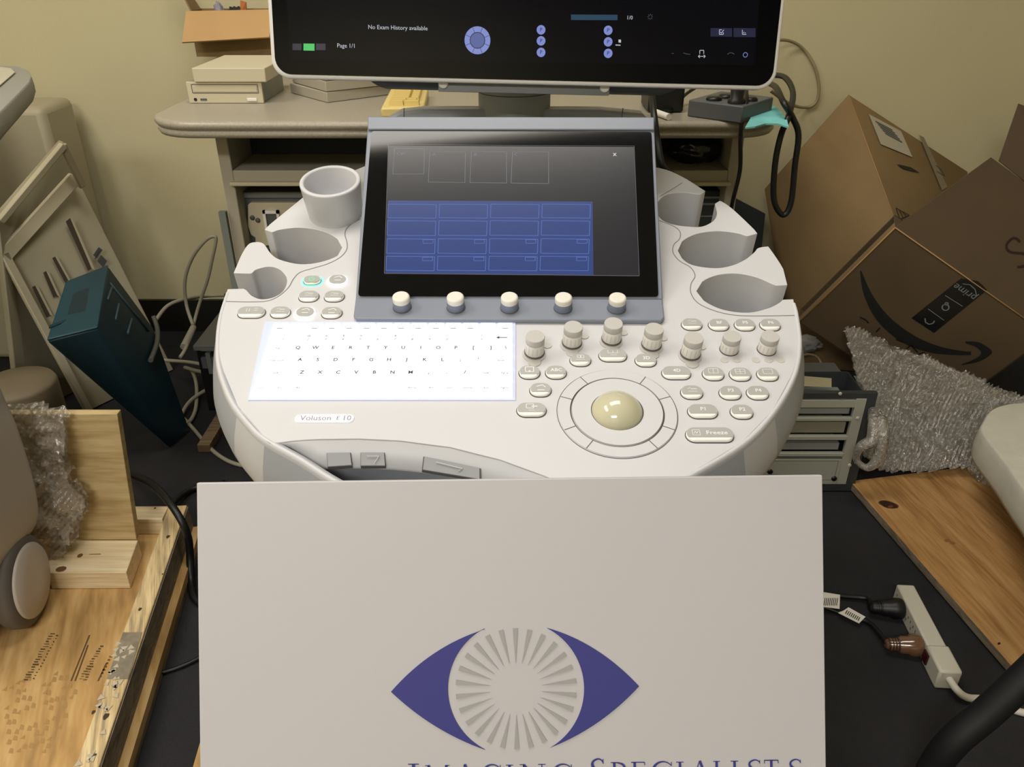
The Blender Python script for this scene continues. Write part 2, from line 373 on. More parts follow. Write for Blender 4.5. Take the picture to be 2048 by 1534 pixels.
# name plate
mb = MB(); c0 = DK.uv(590, 838); c1 = DK.uv(708, 838); r = .0052
pl = [(c0[0]+r+r*math.cos(a), c0[1]+r*math.sin(a)) for a in [math.radians(90+i*18) for i in range(11)]] + [(c1[0]-r+r*math.cos(a), c1[1]+r*math.sin(a)) for a in [math.radians(-90+i*18) for i in range(11)]]
mb.prism([DK.P(a, b, .0002) for a, b in pl], DK.n*.0008, 0)
for i, ch in enumerate('Voluson E 10'.split(' ')):
    xs = [(c0[0]+.0050, 'Voluson'), (c0[0]+.0400, 'E'), (c0[0]+.0455, '10')][i]
    mb.text(xs[1], .0092 if i != 1 else .007, DK, xs[0], c0[1], .0013, 1, ax='LEFT')
mb.build('name_plate', [mat('plate_white', 'ffffff', .3, emit='ffffff', es=.2), m_plate_ink], US)

# keyboard
KB = tag(MB().prism([DK.at(x, y, -.001) for x, y in ((497,803),(1031,803),(1031,647),(531,646))], DK.n*.0022).build('keyboard', mat('keyboard_tray', 'aab2cc', .5, emit='dfe6ff', es=.3), US), 'backlit white keyboard')
ku0, _ = DK.uv(500, 800); ku1, _ = DK.uv(1028, 800); UN = (ku1-ku0)/14.2
ky = [650, 670, 693, 716, 741, 767, 800]
kv = [DK.uv(760, y)[1] for y in ky]
rows = [
 [(14.2/14, t) for t in ['Esc', '', 'F1', 'F2', 'F3', 'F4', 'F5', 'F6', 'F7', 'F8', 'F9', 'F10', '', 'Del']],
 [(1.9, '1')] + [(1, t) for t in '234567890-='] + [(1.3, '<-')],
 [(1.5, 'Tab')] + [(1, t) for t in 'QWERTYUIOP[]'] + [(.7, '\\')],
 [(1.8, 'Caps Lock')] + [(1, t) for t in "ASDFGHJKL;'"] + [(1.4, 'Enter')],
 [(2.1, 'Shift')] + [(1, t) for t in 'ZXCVBNM,./'] + [(1.1, 'Shift'), (1, 'PgUp')],
 [(1, 'Ctrl'), (1, 'Fn'), (1, 'Alt'), (5.2, ''), (1, 'Alt Gr'), (1, 'Alt'), (1, 'Ctrl'), (1, 'Home'), (1, 'End'), (1, 'PgDn')]]
sh = dict(zip('1234567890-=', '!@#$%^&*()_+'))
for ri, row in enumerate(rows):
    u = ku0
    for wd, t in row:
        a, b = u+.0007, u+wd*UN-.0007; v1, v0 = kv[ri]-.0007, kv[ri+1]+.0007; u += wd*UN
        mb = MB(); g = .0009
        mb.rings([[DK.P(a, v0, .001), DK.P(b, v0, .001), DK.P(b, v1, .001), DK.P(a, v1, .001)], [DK.P(a+g, v0+g*1.4, .0045), DK.P(b-g, v0+g*1.4, .0045), DK.P(b-g, v1-g, .0045), DK.P(a+g, v1-g, .0045)]], 0, False, cap1=True)
        cu_, cv_ = (a+b)/2, (v0+v1)/2
        if t:
            if ri == 0: mb.text(t, .0022, DK, cu_, v1-.0028, .0047, 1); mb.line((cu_-.003, cv_-.0025), (cu_+.003, cv_-.0025), .0007, DK, .0047, 1)
            elif ri == 1 and t in sh: mb.text(sh[t], .0040, DK, cu_-.001, cv_+.0028, .0047, 1); mb.text(t, .0042, DK, cu_-.001, cv_-.0028, .0047, 1)
            elif t == '<-': mb.line((cu_-.004, cv_), (cu_+.005, cv_), .0011, DK, .0047, 1); mb.poly([DK.P(cu_-.007, cv_, .0047), DK.P(cu_-.0035, cv_-.0022, .0047), DK.P(cu_-.0035, cv_+.0022, .0047)], 1)
            elif len(t) == 1: mb.text(t, .0064, DK, cu_-.002, cv_+.002, .0047, 1, th=.00012)
            else: mb.text(t, .0034, DK, cu_, cv_+.001, .0047, 1)
        mb.build('keyboard_key', [m_key, m_legend], KB)

# buttons: (x, y, half width px, text or icon, state)
def stadium(cu, cv, hw, hh_, n=10, cut=None):
    r = hh_; e = max(hw-r, 0)
    P = [(cu+e+r*math.cos(math.radians(t)), cv+r*math.sin(math.radians(t))) for t in [-90+180*i/n for i in range(n+1)]]
    P += [(cu-e+r*math.cos(math.radians(t)), cv+r*math.sin(math.radians(t))) for t in [90+180*i/n for i in range(n+1)]]
    if cut is not None: P = [(a, max(b, cv+cut*r)) for a, b in P]
    Q = [P[0]]
    for p in P[1:]:
        if abs(p[0]-Q[-1][0])+abs(p[1]-Q[-1][1]) > 1e-6: Q.append(p)
    return Q
m_glowg = mat('power_glow', '66ffcc', .5, emit='5dffc8', es=1.6); m_gloww = mat('white_glow', 'ffffff', .5, emit='ffffff', es=1.4)
m_btnp = mat('power_button_print', '57d69a', .5, emit='5be0a0', es=.3)
BT = [(502,624,27,'bars','off'),(560,624,19.5,'line','off'),(610,625,18.5,'arr','lit'),(663,625,20,'arr','off'),(617,592,19.5,'line','off'),(668,592,19.5,'line','off'),(624,560,17,'pow','power'),(675,560,18,'arr','lit'),
 (1384,648,20,'line','off'),(1438,649,20,'BF','off'),(1490,649,20,'P5','off'),(1541,649,20,'P6','off'),
 (1161,719,20.5,'grid','off'),(1226,710,27.5,'graph','off'),(1292,720,21,'3D','off'),(1059,744,20.5,'disk','off'),(1112,744,20.5,'ABC','off'),(1081,779,21,'arr','off'),(1063,819,29,'box','off'),
 (1353,745,28.5,'4D','off'),(1427,747,21,'split','off'),(1481,748,21,'grid4','off'),(1536,748,21,'box1','off'),(1384,784,21.5,'line','off'),(1461,785,21.5,'P3','off'),(1516,785,21.5,'P4','off'),(1406,822,29.5,'P1','off'),(1484,823,22,'P2','off'),(1420,869,47.5,'Freeze','off')]
for x, y, hwp, ic, st in BT:
    cu_, cv_ = DK.uv(x, y-1, .003); hw = DK.uv(x+hwp, y-1, .003)[0]-cu_; h_ = .0082 if st != 'power' else .0068
    mb = MB(); z0, z1 = -.0005, .0034
    mb.prism([DK.P(a, b, z0) for a, b in stadium(cu_, cv_, hw+.0009, h_+.0009)], DK.n*.0011, 4)
    sd = stadium(cu_, cv_, hw, h_); si = stadium(cu_, cv_+.0003, hw-.001, h_-.001)
    mb.rings([[DK.P(a, b, z0) for a, b in sd], [DK.P(a, b, z1-.001) for a, b in sd], [DK.P(a, b, z1) for a, b in si]], 1, True, cap1=True)
    if st == 'power': mb.prism([DK.P(a, b, z0) for a, b in stadium(cu_, cv_, hw+.0028, h_+.0028)], DK.n*.0009, 3)
    if st == 'lit': mb.prism([DK.P(a, b, z0) for a, b in stadium(cu_, cv_, hw+.0012, h_+.0012)], DK.n*.003, 3)
    top = stadium(cu_, cv_+.0002, hw-.0006, h_-.0006, 14, -.6 if st == 'off' else None)
    zt = z1+.0004; mb.prism([DK.P(a, b, z1-.001) for a, b in top], DK.n*(.0014), 0); iz = zt+.0001
    L = lambda a, b, w_=.0005: mb.line((cu_+a[0], cv_+a[1]), (cu_+b[0], cv_+b[1]), w_, DK, iz, 2)
    Rr = lambda a, b, c, d, w_=.0005: mb.rect(cu_+a, cv_+b, cu_+c, cv_+d, w_, DK, iz, 2)
    if ic in ('BF', 'P1', 'P2', 'P3', 'P4', 'P5', 'P6', '3D', '4D', 'ABC'): mb.text(ic, .0062, DK, cu_+.0005, cv_+.0015, iz, 2, th=.0001)
    elif ic == 'Freeze': mb.text('Freeze', .0066, DK, cu_+.0065, cv_+.001, iz, 2, sx=1.15, th=.0001); Rr(-.0165, -.002, -.0095, .0045); L((-.015, 0), (-.0135, .003)); L((-.0135, .003), (-.0125, 0)); L((-.0125, 0), (-.011, .003))
    elif ic == 'line': L((-.004, -.0005), (.005, -.0005)); L((-.004, .003), (-.001, .005)); L((-.001, .003), (.005, .003), .0008)
    elif ic == 'bars': L((-.005, .0045), (-.005, -.001)); L((-.002, .0045), (-.002, -.001)); L((.003, .0045), (.007, .0045)); L((.003, .001), (.007, .001))
    elif ic == 'arr': L((-.004, .003), (.002, .005), .0009); L((.002, .005), (.005, .002), .0009); L((-.003, -.002), (.004, -.002), .001)
    elif ic == 'grid': Rr(-.003, .001, 0, .005); Rr(.0005, .001, .0035, .005); L((-.005, -.0015), (.005, -.0015))
    elif ic == 'graph': L((-.005, .006), (-.005, .0015)); L((-.005, .0015), (.005, .0015)); L((.005, .0015), (.005, .006)); L((0, .0015), (0, .005)); L((-.003, -.0015), (.004, -.0015))
    elif ic == 'disk': Rr(-.0042, -.001, .0042, .006, .0008); L((-.001, 0), (.001, 0), .0015)
    elif ic == 'box': Rr(-.005, .0005, .002, .006, .0007); L((0, .003), (.006, .003), .0012); L((-.003, -.0022), (.003, -.0022))
    elif ic == 'split': Rr(-.0048, -.001, .0048, .0055); L((0, -.001), (0, .0055))
    elif ic == 'grid4': Rr(-.0048, -.001, .0048, .0055); L((0, -.001), (0, .0055)); L((-.0048, .0022), (.0048, .0022))
    elif ic == 'box1': Rr(-.0048, -.001, .0048, .0055)
    elif ic == 'pow':
        P = arc(cu_, cv_, .003, .003, 120, 420, 14)
        for a, b in zip(P, P[1:]): mb.line(a, b, .0008, DK, iz, 2)
        L((0, .0005), (0, .0042), .0008)
    mb.build('control_button', [m_btn, m_btnw, m_icon if st != 'power' else m_btnp, m_glowg if st == 'power' else m_gloww, m_gap], US)
# knobs
m_kn = mat('knob_white', 'd8d5d0', .45); m_kc = mat('knob_cap_grey', 'b7b5b1', .5); m_kp = mat('knob_plate_grey', 'bcb9b4', .5)
m_kg = mat('knob_skirt_grey', '70778a', .45); m_kt = mat('knob_top_white', 'd9d6cc', .5)
def knob(base, ax, r, h, mats, lever=False, plate=False, name='rotary_knob'):
    mb = MB(); ax = V3(ax)
    mb.lathe(base, ax, [(r*1.0, 0), (r*1.03, .001), (r*1.0, h*.62), (r*.985, h*.63)], 40, 0, True)
    mb.lathe(base, ax, [(r*.985, h*.63), (r*1.0, h*.64), (r*.99, h*.96), (r*.95, h), ], 40, 1, True)
    mb.lathe(base, ax, [(r*1.08, -.001), (r*1.08, .0006)], 40, 3, True)
    for k in range(14):
        a = 2*math.pi*k/14; t = DK.u*math.cos(a)+DK.v*math.sin(a)
        p = base+t*(r*1.012)+ax*h*.1; s_ = ax.cross(t)*.0003; mb.poly([p-s_+t*.0002, p+s_+t*.0002, p+s_+ax*h*.42+t*.0001, p-s_+ax*h*.42+t*.0001], 4 if len(mats) > 4 else 3)
    if plate:
        u, v = DK.uv(*plate); 
        mb.prism([DK.P(u+a, v+b, .0002) for a, b in stadium(0, 0, .0125, .0122)], DK.n*.0009, 2)
        mb.prism([DK.P(u+a, v+b-.0125, .0002) for a, b in stadium(0, 0, .0065, .0063)], DK.n*.0008, 2)
        mb.prism([DK.P(u+a+.0145, v+b+.0135, .0002) for a, b in stadium(0, 0, .0045, .0044)], DK.n*.0007, 2)
        mb.lathe(base-ax*.004, ax, [(r*.55, 0), (r*.55, .006)], 24, 3, True)
    return mb.build(name, mats, US)
for (x, y, pl) in ((1069,703,1),(1144,684,1),(1223,677,1),(1303,688,1),(1381,706,1),(1458,699,0),(1533,699,0)):
    r = .0097 if pl else .0094
    if pl: knob(DK.P(*DK.uv(x, y, .003), .003), (DK.n+DK.u*.02).normalized(), r*1.02, .0215, [m_kn, m_kc, m_kp, m_gap, m_kp], plate=(x-1, y+6))
    else: knob(DK.P(*DK.uv(x, y, .0005), .0005), DK.n, r, .019, [m_kn, m_kc, m_kp, m_gap, m_kp])
mb = MB()
for x in (1449, 1473, 1512, 1537, 1561):
    u, v = DK.uv(x, 720); mb.prism([DK.P(u+a, v+b, .0001) for a, b in stadium(0, 0, .0044, .0042)], DK.n*.0004, 0); mb.rect(u-.0018, v-.0012, u+.0018, v+.0016, .0005, DK, .0006, 1)
mb.build('indicator_marks', [m_kp, m_kc], US)
# trackball
m_ball = mat('trackball_cream', 'c0bca0', .12, coat=.3)
tc_ = DK.uv(1234, 823)
mb = MB(); rb = .0262
mb.sphere(DK.P(tc_[0], tc_[1], -.010), rb+.0012, 48, 0); mb.build('trackball', m_ball, US)
mb = MB()
def ringm(r0, r1, w0, w1, mi, a0=0, a1=360, n=96):
    P = [[DK.P(tc_[0]+r*math.cos(math.radians(a0+(a1-a0)*i/n)), tc_[1]-.001+r*math.sin(math.radians(a0+(a1-a0)*i/n)), w_) for i in range(n+1)] for r, w_ in ((r0, w0), (r1, w1))]
    mb.rings(P, mi, True, closed=False)
ringm(.0242, .0256, .0008, .0022, 1); ringm(.0256, .044, .0022, .0024, 0); ringm(.044, .0447, .0024, .0002, 0)
ringm(.0447, .0460, .0003, .0003, 1); ringm(.0460, .0575, .0016, .0016, 0); ringm(.0575, .0583, .0016, .0002, 0); ringm(.0583, .0589, .0003, .0003, 1)
for a in (20, 55, 125, 160, 205, 235, 305, 335):
    ca, sa = math.cos(math.radians(a)), math.sin(math.radians(a))
    mb.line((tc_[0]+.0455*ca, tc_[1]-.001+.0455*sa), (tc_[0]+.058*ca, tc_[1]-.001+.058*sa), .0008, DK, .0018, 1)
mb.build('trackball_ring', [m_white, m_gap], US)

# touch panel: sloped glass and a ledge parallel to the deck
LW = .006
ledge_v = [DK.uv(x, y, LW) for x, y in ((707,634),(1330,638))]
hl = DK.P(*DK.uv(1018, 598, LW), LW); a73 = math.radians(73)
TP = Frame(hl, RI, FW*math.cos(a73)+UP*math.sin(a73))
def rr(fr, q, w, r=6, n=5):
    """quad (px, ccw) with rounded corners -> points on frame plane w"""
    P = [V3((*fr.uv(x, y, w), 0)) for x, y in q]; out = []
    for i in range(4):
        p = P[i]; a = (P[i-1]-p).normalized(); b = (P[(i+1) % 4]-p).normalized(); s_ = p+a*r; e_ = p+b*r
        for k in range(n+1):
            t = k/n; out.append(s_*(1-t)**2+p*2*t*(1-t)+e_*t*t)
    return [fr.P(p.x, p.y, w) for p in out]
body = MB(); ql = [DK.at(x, y, LW) for x, y in ((711,596),(707,630),(712,637),(1323,641),(1329,634),(1325,598))]
body.prism(ql, -DK.n*.0055, 0)
Lb = [TP.uv(711,598)[0], TP.uv(1326,598)[0]]
tq = [TP.at(711,599), TP.at(1326,599), TP.at(1308,241), TP.at(736,240)]
body.prism(tq, -TP.n*.02, 0)
tl = [TP.at(736,262), TP.at(1308,263), TP.at(1308,237), TP.at(736,236)]
body.prism([p+TP.n*.0002 for p in tl], TP.n*.003, 0)
TPO = body.build('touch_panel', m_blue, US, bevel=.0015)
def corners(fr, q, w, back, r, mi, mb): mb.prism(rr(fr, q, w, r), -fr.n*back, mi)
mb = MB(); corners(TP, [(716,592),(1317,593),(1303,264),(743,262)], .0018, .0015, .004, 0, mb)
mb.build('touch_screen_glass', m_glass, TPO)
m_lcd = mat('lcd_dim', '15161a', .22, emit='2a2a2e', es=.55)
m_lcdb = mat('lcd_blue', '15204a', .24, emit='33487f', es=.62)
m_lcdl = mat('lcd_lines', '30323a', .07, emit='8a8c92', es=.8); m_lcdbl = mat('lcd_blue_lines', '203060', .07, emit='6a80c8', es=.9)
m_lcdw = mat('lcd_white', '808080', .1, emit='c8c8c8', es=.7)
mb = MB(); mb.poly([TP.at(x, y, .00195) for x, y in ((769,548),(1278,553),(1268,294),(777,291))], 0)
mb.poly([TP.at(x, y, .0020) for x, y in ((771,546),(1187,550),(1185,403),(776,401))], 1)
def trect(q, mi, wd=.0005):
    P = [TP.uv(x, y) for x, y in q]
    for a, b in zip(P, P[1:]+P[:1]): mb.line(a, b, wd, TP, .00205, mi)
for q in (((790,299),(849,300),(848,350),(786,350)), ((860,305),(931,306),(930,367),(857,366)), ((943,305),(1013,306),(1013,368),(940,367)), ((1025,306),(1097,306),(1097,369),(1022,368))): trect(q, 2)
trect(((777,291),(1268,294),(1278,553),(769,548)), 2, .0003)
mb.text('CW', .006, TP, *TP.uv(803, 310), .0021, 2); mb.text('A', .006, TP, *TP.uv(869, 311), .0021, 2); mb.text('B', .006, TP, *TP.uv(951, 311), .0021, 2); mb.text('C', .006, TP, *TP.uv(1032, 311), .0021, 2)
mb.text('x', .0085, TP, *TP.uv(1229, 310), .0021, 4, th=.0001)
for r_, (ya, yb) in enumerate(((410,437),(443,472),(479,508),(514,542))):
    for c_ in range(4):
        xa = 777+c_*102.5 - r_*1.2; trect(((xa, ya), (xa+96, ya+1), (xa+95, yb+1), (xa-1, yb)), 3, .00045)
        if r_ > 1: trect(((xa+72, ya+2), (xa+92, ya+2), (xa+92, ya+9), (xa+72, ya+9)), 3, .0004)
mb.build('touch_display', [m_lcd, m_lcdb, m_lcdl, m_lcdbl, m_lcdw], TPO)
for x in (804.5, 912, 1019, 1126, 1233):
    b_ = DK.P(*DK.uv(x, 615+(x-805)*.005, LW), LW)
    mb = MB(); r = .0094; h = .0165
    mb.lathe(b_, DK.n, [(r*1.06, .0), (r*1.03, .009), (r, .0095)], 40, 0, True); mb.lathe(b_, DK.n, [(r, .0095), (r*1.01, .0145), (r*.97, .0155), (r*.8, h)], 40, 1, True)
    mb.lathe(b_, DK.n, [(r*1.12, 0), (r*1.12, .0008)], 40, 2, True)
    mb.build('rotary_knob', [m_kg, m_kt, m_gap], TPO)
# shelf ledge and neck behind the touch panel
ND = 1.07
q0 = at_t(955, 250, ND); q1 = at_t(1103, 250, ND); ncx = (q0.x+q1.x)/2; nr = (q1.x-q0.x)/2; ny = q0.y+nr
zt = at_t(1024, 120, ND).z
m_neck = mat('neck_grey', '949694', .5)
mb = MB(); mb.lathe((ncx, ny, .62), (0, 0, 1), [(nr*1.0, 0), (nr, zt-.62-.01), (nr*.98, zt-.62)], 48, 0, True); 
zl = at_t(1024, 190, ND).z; mb.lathe((ncx, ny, zl), (0, 0, 1), [(nr+.0003, 0), (nr+.0003, .001)], 48, 1, True)
mb.build('monitor_neck', [m_neck, m_gap], US)
mb = MB(); yl = ny-.03
pts = [(768,236),(800,218),(845,213),(1200,214),(1286,222),(1302,240)]
P = [at_y(x, y+6, yl) for x, y in pts]; lo = P[0].z-.08
mb.prism([V3((p.x, yl, p.z)) for p in P]+[V3((P[-1].x, yl, lo)), V3((P[0].x, yl, lo))], (0, .03, 0), 0)
for x in (808, 1246):
    p = at_y(x, 216, yl-.0005); mb.poly([p+V3((-.0006, 0, 0)), p+V3((.0006, 0, 0)), V3((p.x-.001, yl-.0005, p.z-.025)), V3((p.x-.002, yl-.0005, p.z-.025))], 1)
mb.build('rear_ledge', [m_grey, m_gap], US, bevel=.003)
# monitor
MD = .97; am = math.radians(16.7); roll = math.radians(-1.3)
mo = at_t(1048, 168, MD); mu = RI*math.cos(roll)+ (UP*math.cos(am)-FW*math.sin(am))*math.sin(roll)
mv = (UP*math.cos(am)-FW*math.sin(am))*math.cos(roll) - RI*math.sin(roll)
MN = Frame(mo, mu, mv)
mw = (MN.uv(1553,160)[0]-MN.uv(543,140)[0])/2; mcx = (MN.uv(1553,160)[0]+MN.uv(543,140)[0])/2; mbm = 0; mtp = .375; sc_t = 1.0
def rrect(x0, y0, x1, y1, r, fr, w, n=8):
    P = []
    for cx, cy, a in ((x1-r, y0+r, -90), (x1-r, y1-r, 0), (x0+r, y1-r, 90), (x0+r, y0+r, 180)):
        P += [fr.P(cx+r*math.cos(math.radians(a+90*i/n)), cy+r*math.sin(math.radians(a+90*i/n)), w) for i in range(n+1)]
    return P
MO = MB().prism(rrect(mcx-mw, mbm, mcx+mw, mtp, .022, MN, 0), -MN.n*.018).build('monitor', mat('monitor_white', 'd8d6d3', .35), US, bevel=.003, seg=3)
MB().prism(rrect(mcx-mw+.0052, mbm+.0045, mcx+mw-.0052, mtp-.0052, .019, MN, .0004), MN.n*.0008).build('monitor_glass', m_mglass, MO)
m_icb = mat('icon_blue', '2a3358', .1, emit='8795dd', es=.72); m_icg = mat('icon_green', '124a22', .1, emit='4fd070', es=.75); m_ics = mat('icon_slate', '10202c', .1, emit='24455e', es=.7)
m_icd = mat('icon_dim', '101018', .1, emit='222640', es=.8); m_icw = mat('icon_white', '555555', .1, emit='b4bccc', es=.85); m_icdk = mat('icon_line_dark', '05060c', .2)
mb = MB(); W_ = .0014
mb.poly([MN.at(x, y, .0013) for x, y in ((581,118),(1509,131),(1520,-20),(572,-20))], 6)
def disk(x, y, rp, mi, w_=W_):
    u, v = MN.uv(x, y); r = rp*MD/FPX; mb.poly([MN.P(u+a, v+b, w_) for a, b in stadium(0, 0, r, r, 16)], mi)
disk(955, 81, 25.5, 0); 
for rp, nn in ((15.5, 24), (14.5, 24)):
    pass
disk(955, 81, 14.5, 8, W_+.0001); u, v = MN.uv(955, 81); P = arc(u, v, 14.5*MD/FPX, 14.5*MD/FPX, 0, 360, 24)
for a, b in zip(P, P[1:]): mb.line(a, b, .0009, MN, W_+.0002, 5)
for k in range(8):
    a = math.radians(22.5+45*k); r1, r2 = 15*MD/FPX, 25*MD/FPX; mb.line((u+r1*math.cos(a), v+r1*math.sin(a)), (u+r2*math.cos(a), v+r2*math.sin(a)), .0005, MN, W_+.0001, 5)
for x, ys in ((1082, (60, 82, 105)), (1216, (61, 84, 107))):
    for i, y in enumerate(ys): disk(x, y, 8.6, 0); uu, vv = MN.uv(x, y); mb.text('P', .006, MN, uu, vv, W_+.0001, 5)
def mrect(x0, y0, x1, y1, mi): mb.poly([MN.at(x, y, W_) for x, y in ((x0, y1), (x1, y1+.4), (x1, y0+.4), (x0, y0))], mi)
mrect(1142, 29, 1235, 40, 2); mrect(607, 87, 629, 101, 1); mrect(585, 87, 603, 100, 3); mrect(632, 87, 651, 100, 3)
mrect(1237, 79, 1242, 85, 4); mrect(1231, 89, 1241, 91, 4); mrect(1467, 56, 1511, 74, 3); mrect(1421, 56, 1464, 73, 3)
mb.text('No Exam History available', .0066, MN, *MN.uv(796, 56), W_, 4); mb.text('Page 1/1', .0066, MN, *MN.uv(693, 92), W_, 4); mb.text('1/0', .006, MN, *MN.uv(1259, 36), W_, 4)
def mline(x0, y0, x1, y1, mi=4, wd=.0007): mb.line(MN.uv(x0, y0), MN.uv(x1, y1), wd, MN, W_+.0001, mi)
for a in ((1438,60,1438,69),(1438,69,1446,69),(1446,69,1446,65),(1438,60,1443,60),(1440,64,1442,67),(1442,67,1447,60),(1484,60,1484,69),(1484,69,1492,69),(1487,67,1487,64),(1490,67,1490,65),(1396,113,1410,113),(1396,113,1399,110),(1396,113,1399,116),(1410,113,1407,110),(1410,113,1407,116),(1399,101,1407,101),(1399,101,1399,108),(1407,101,1407,108)): mline(*a)
for a in ((1454,109,1458,106),(1458,106,1464,106),(1464,106,1468,109),(1366,106,1372,108),(1372,108,1380,109),(1343,107,1347,107)): mline(*a, mi=7)
P = arc(*MN.uv(1490, 110), .0026, .0026, 0, 360, 12)
for a, b in zip(P, P[1:]): mb.line(a, b, .0007, MN, W_+.0001, 0)
u, v = MN.uv(1300, 34)
for k in range(8): a = math.radians(45*k); mb.line((u+.0015*math.cos(a), v+.0015*math.sin(a)), (u+.0033*math.cos(a), v+.0033*math.sin(a)), .0006, MN, W_, 7)
mb.build('monitor_picture', [m_icb, m_icg, m_ics, m_icd, m_icw, m_icdk, mat('lcd_black', '050508', .1, emit='0a0a10', es=.5, spec=.15), mat('icon_grey', '202020', .2, emit='50545c', es=.6), mat('icon_blue_deep', '20284a', .1, emit='5b6aa8', es=.7)], MO)
# housing behind the monitor (dark rounded under-edge) and hinge bar
mb = MB(); bw = mw*.66
prof_ = rrect(mcx-bw, mbm-.006, mcx+bw, mbm+.25, .03, MN, -.02)
mb.prism([p for p in prof_], -MN.n*.05); mb.build('monitor_rear_housing', mat('rear_housing_grey', '3c4048', .5), MO, bevel=.008, seg=3)
mb = MB(); mb.box((mcx-.105, mbm-.010, -.012), (mcx+.105, mbm+.02, -.019), 0, MN); 
for s_ in (-1, 1): mb.lathe(MN.P(mcx+s_*.099, mbm-.001, -.0115), MN.n, [(.006, 0), (.006, .001), (.0045, .0012)], 20, 1)
mb.build('hinge_bar', [m_dgrey, m_kp], MO)
MB().box((ncx-.1, ny-.012, zt-.03), (ncx+.1, ny+.02, zt-.005)).build('hinge_arm', m_dgrey, US)
# column and base down to the floor
mb = MB()
zc_ = DK.at(1024, 560).z-.075
mb.prism([V3((ncx+a, .82+b, .16)) for a, b in stadium(0, 0, .15, .11, 8)], V3((0, 0, zc_-.16)), 0, sm=True); mb.build('lift_column', m_white2, US, bevel=.006)
mb = MB(); mb.prism([V3((ncx+a, .87+b, .075)) for a, b in stadium(0, 0, .23, .2, 10)], V3((0, 0, .09)), 0, sm=True); mb.build('wheel_base', m_grey, US, bevel=.01)
for sx in (-1, 1):
    for sy in (-.13, .13):
        c = V3((ncx+sx*.17, .87+sy, .0375)); mb = MB(); mb.lathe(c-V3((.014, 0, 0)), (1, 0, 0), [(.001, 0), (.034, .001), (.0375, .005), (.0375, .023), (.034, .027), (.001, .028)], 28, 0); mb.box((c.x-.006, c.y-.006, .037), (c.x+.006, c.y+.006, .08), 1); mb.build('caster', [m_blackr, m_dgrey], US)

# ================================================================= sign board
SD = .615; sr = math.radians(.72)
SB = Frame(at_t(393, 966, SD), RI*math.cos(sr)+UP*math.sin(sr), UP*math.cos(sr)-RI*math.sin(sr))
sw = SB.uv(1645, 950)[0]
e = SB.v; hz = SB.P(0, 0).z; slen = (hz-.012)/abs(e.z)
ST = tag(empty('sign_board', (SB.P(sw/2, -slen).x, SB.P(sw/2, -slen).y, 0)), 'white sign board with blue eye logo leaning against the console', 'sign board')
MB().box((0, -slen, -.005), (sw, 0, 0), 0, SB).build('board', mat('sign_white', 'b6b4b7', .55), ST, bevel=.0008)
m_sblue = mat('sign_blue', '32327a', .6); m_sg = mat('sign_grey', '989796', .5)
mb = MB(); sc = SD/FPX
def spx(x, y): u, v = SB.uv(x, y); return V3((u, v, 0))
def bez(a, c, b, n=16): return [a*(1-t)**2+c*2*t*(1-t)+b*t*t for t in [i/n for i in range(n+1)]]
cc = spx(1032, 1377); rad = 136*sc
def fan(A_, B_):
    for i in range(len(A_)-1): mb.add([SB.P(p.x, p.y, .0006) for p in (A_[i], B_[i], B_[i+1], A_[i+1])], [[0, 1, 2, 3]], 0)
def circ(a0, a1, n=32): return [V3((cc.x+rad*math.cos(math.radians(a0+(a1-a0)*i/n)), cc.y+rad*math.sin(math.radians(a0+(a1-a0)*i/n)), 0)) for i in range(n+1)]
tp, tip, bt = spx(970, 1258), spx(782, 1383), spx(970, 1499)
outer = bez(tp, spx(862, 1291), tip)[:-1] + bez(tip, spx(865, 1462), bt)
fan(outer, circ(117, 242.5)); 
tp, tip, bt = spx(1093, 1255), spx(1278, 1372), spx(1095, 1497)
outer = bez(tp, spx(1195, 1283), tip)[:-1] + bez(tip, spx(1200, 1457), bt)
fan(outer, circ(62, -61))
for k in range(26):
    a = math.radians(90+360/26*k); r1, r2 = 52*sc, 121*sc; h1, h2 = .4*sc, 5.2*sc; d = V3((math.cos(a), math.sin(a), 0)); n_ = V3((-d.y, d.x, 0))
    mb.add([SB.P(*(cc+d*r1-n_*h1).xy, .0006), SB.P(*(cc+d*r2-n_*h2).xy, .0006), SB.P(*(cc+d*r2+n_*h2).xy, .0006), SB.P(*(cc+d*r1+n_*h1).xy, .0006)], [[0, 1, 2, 3]], 1)
mb.build('eye_logo', [m_sblue, m_sg], ST)
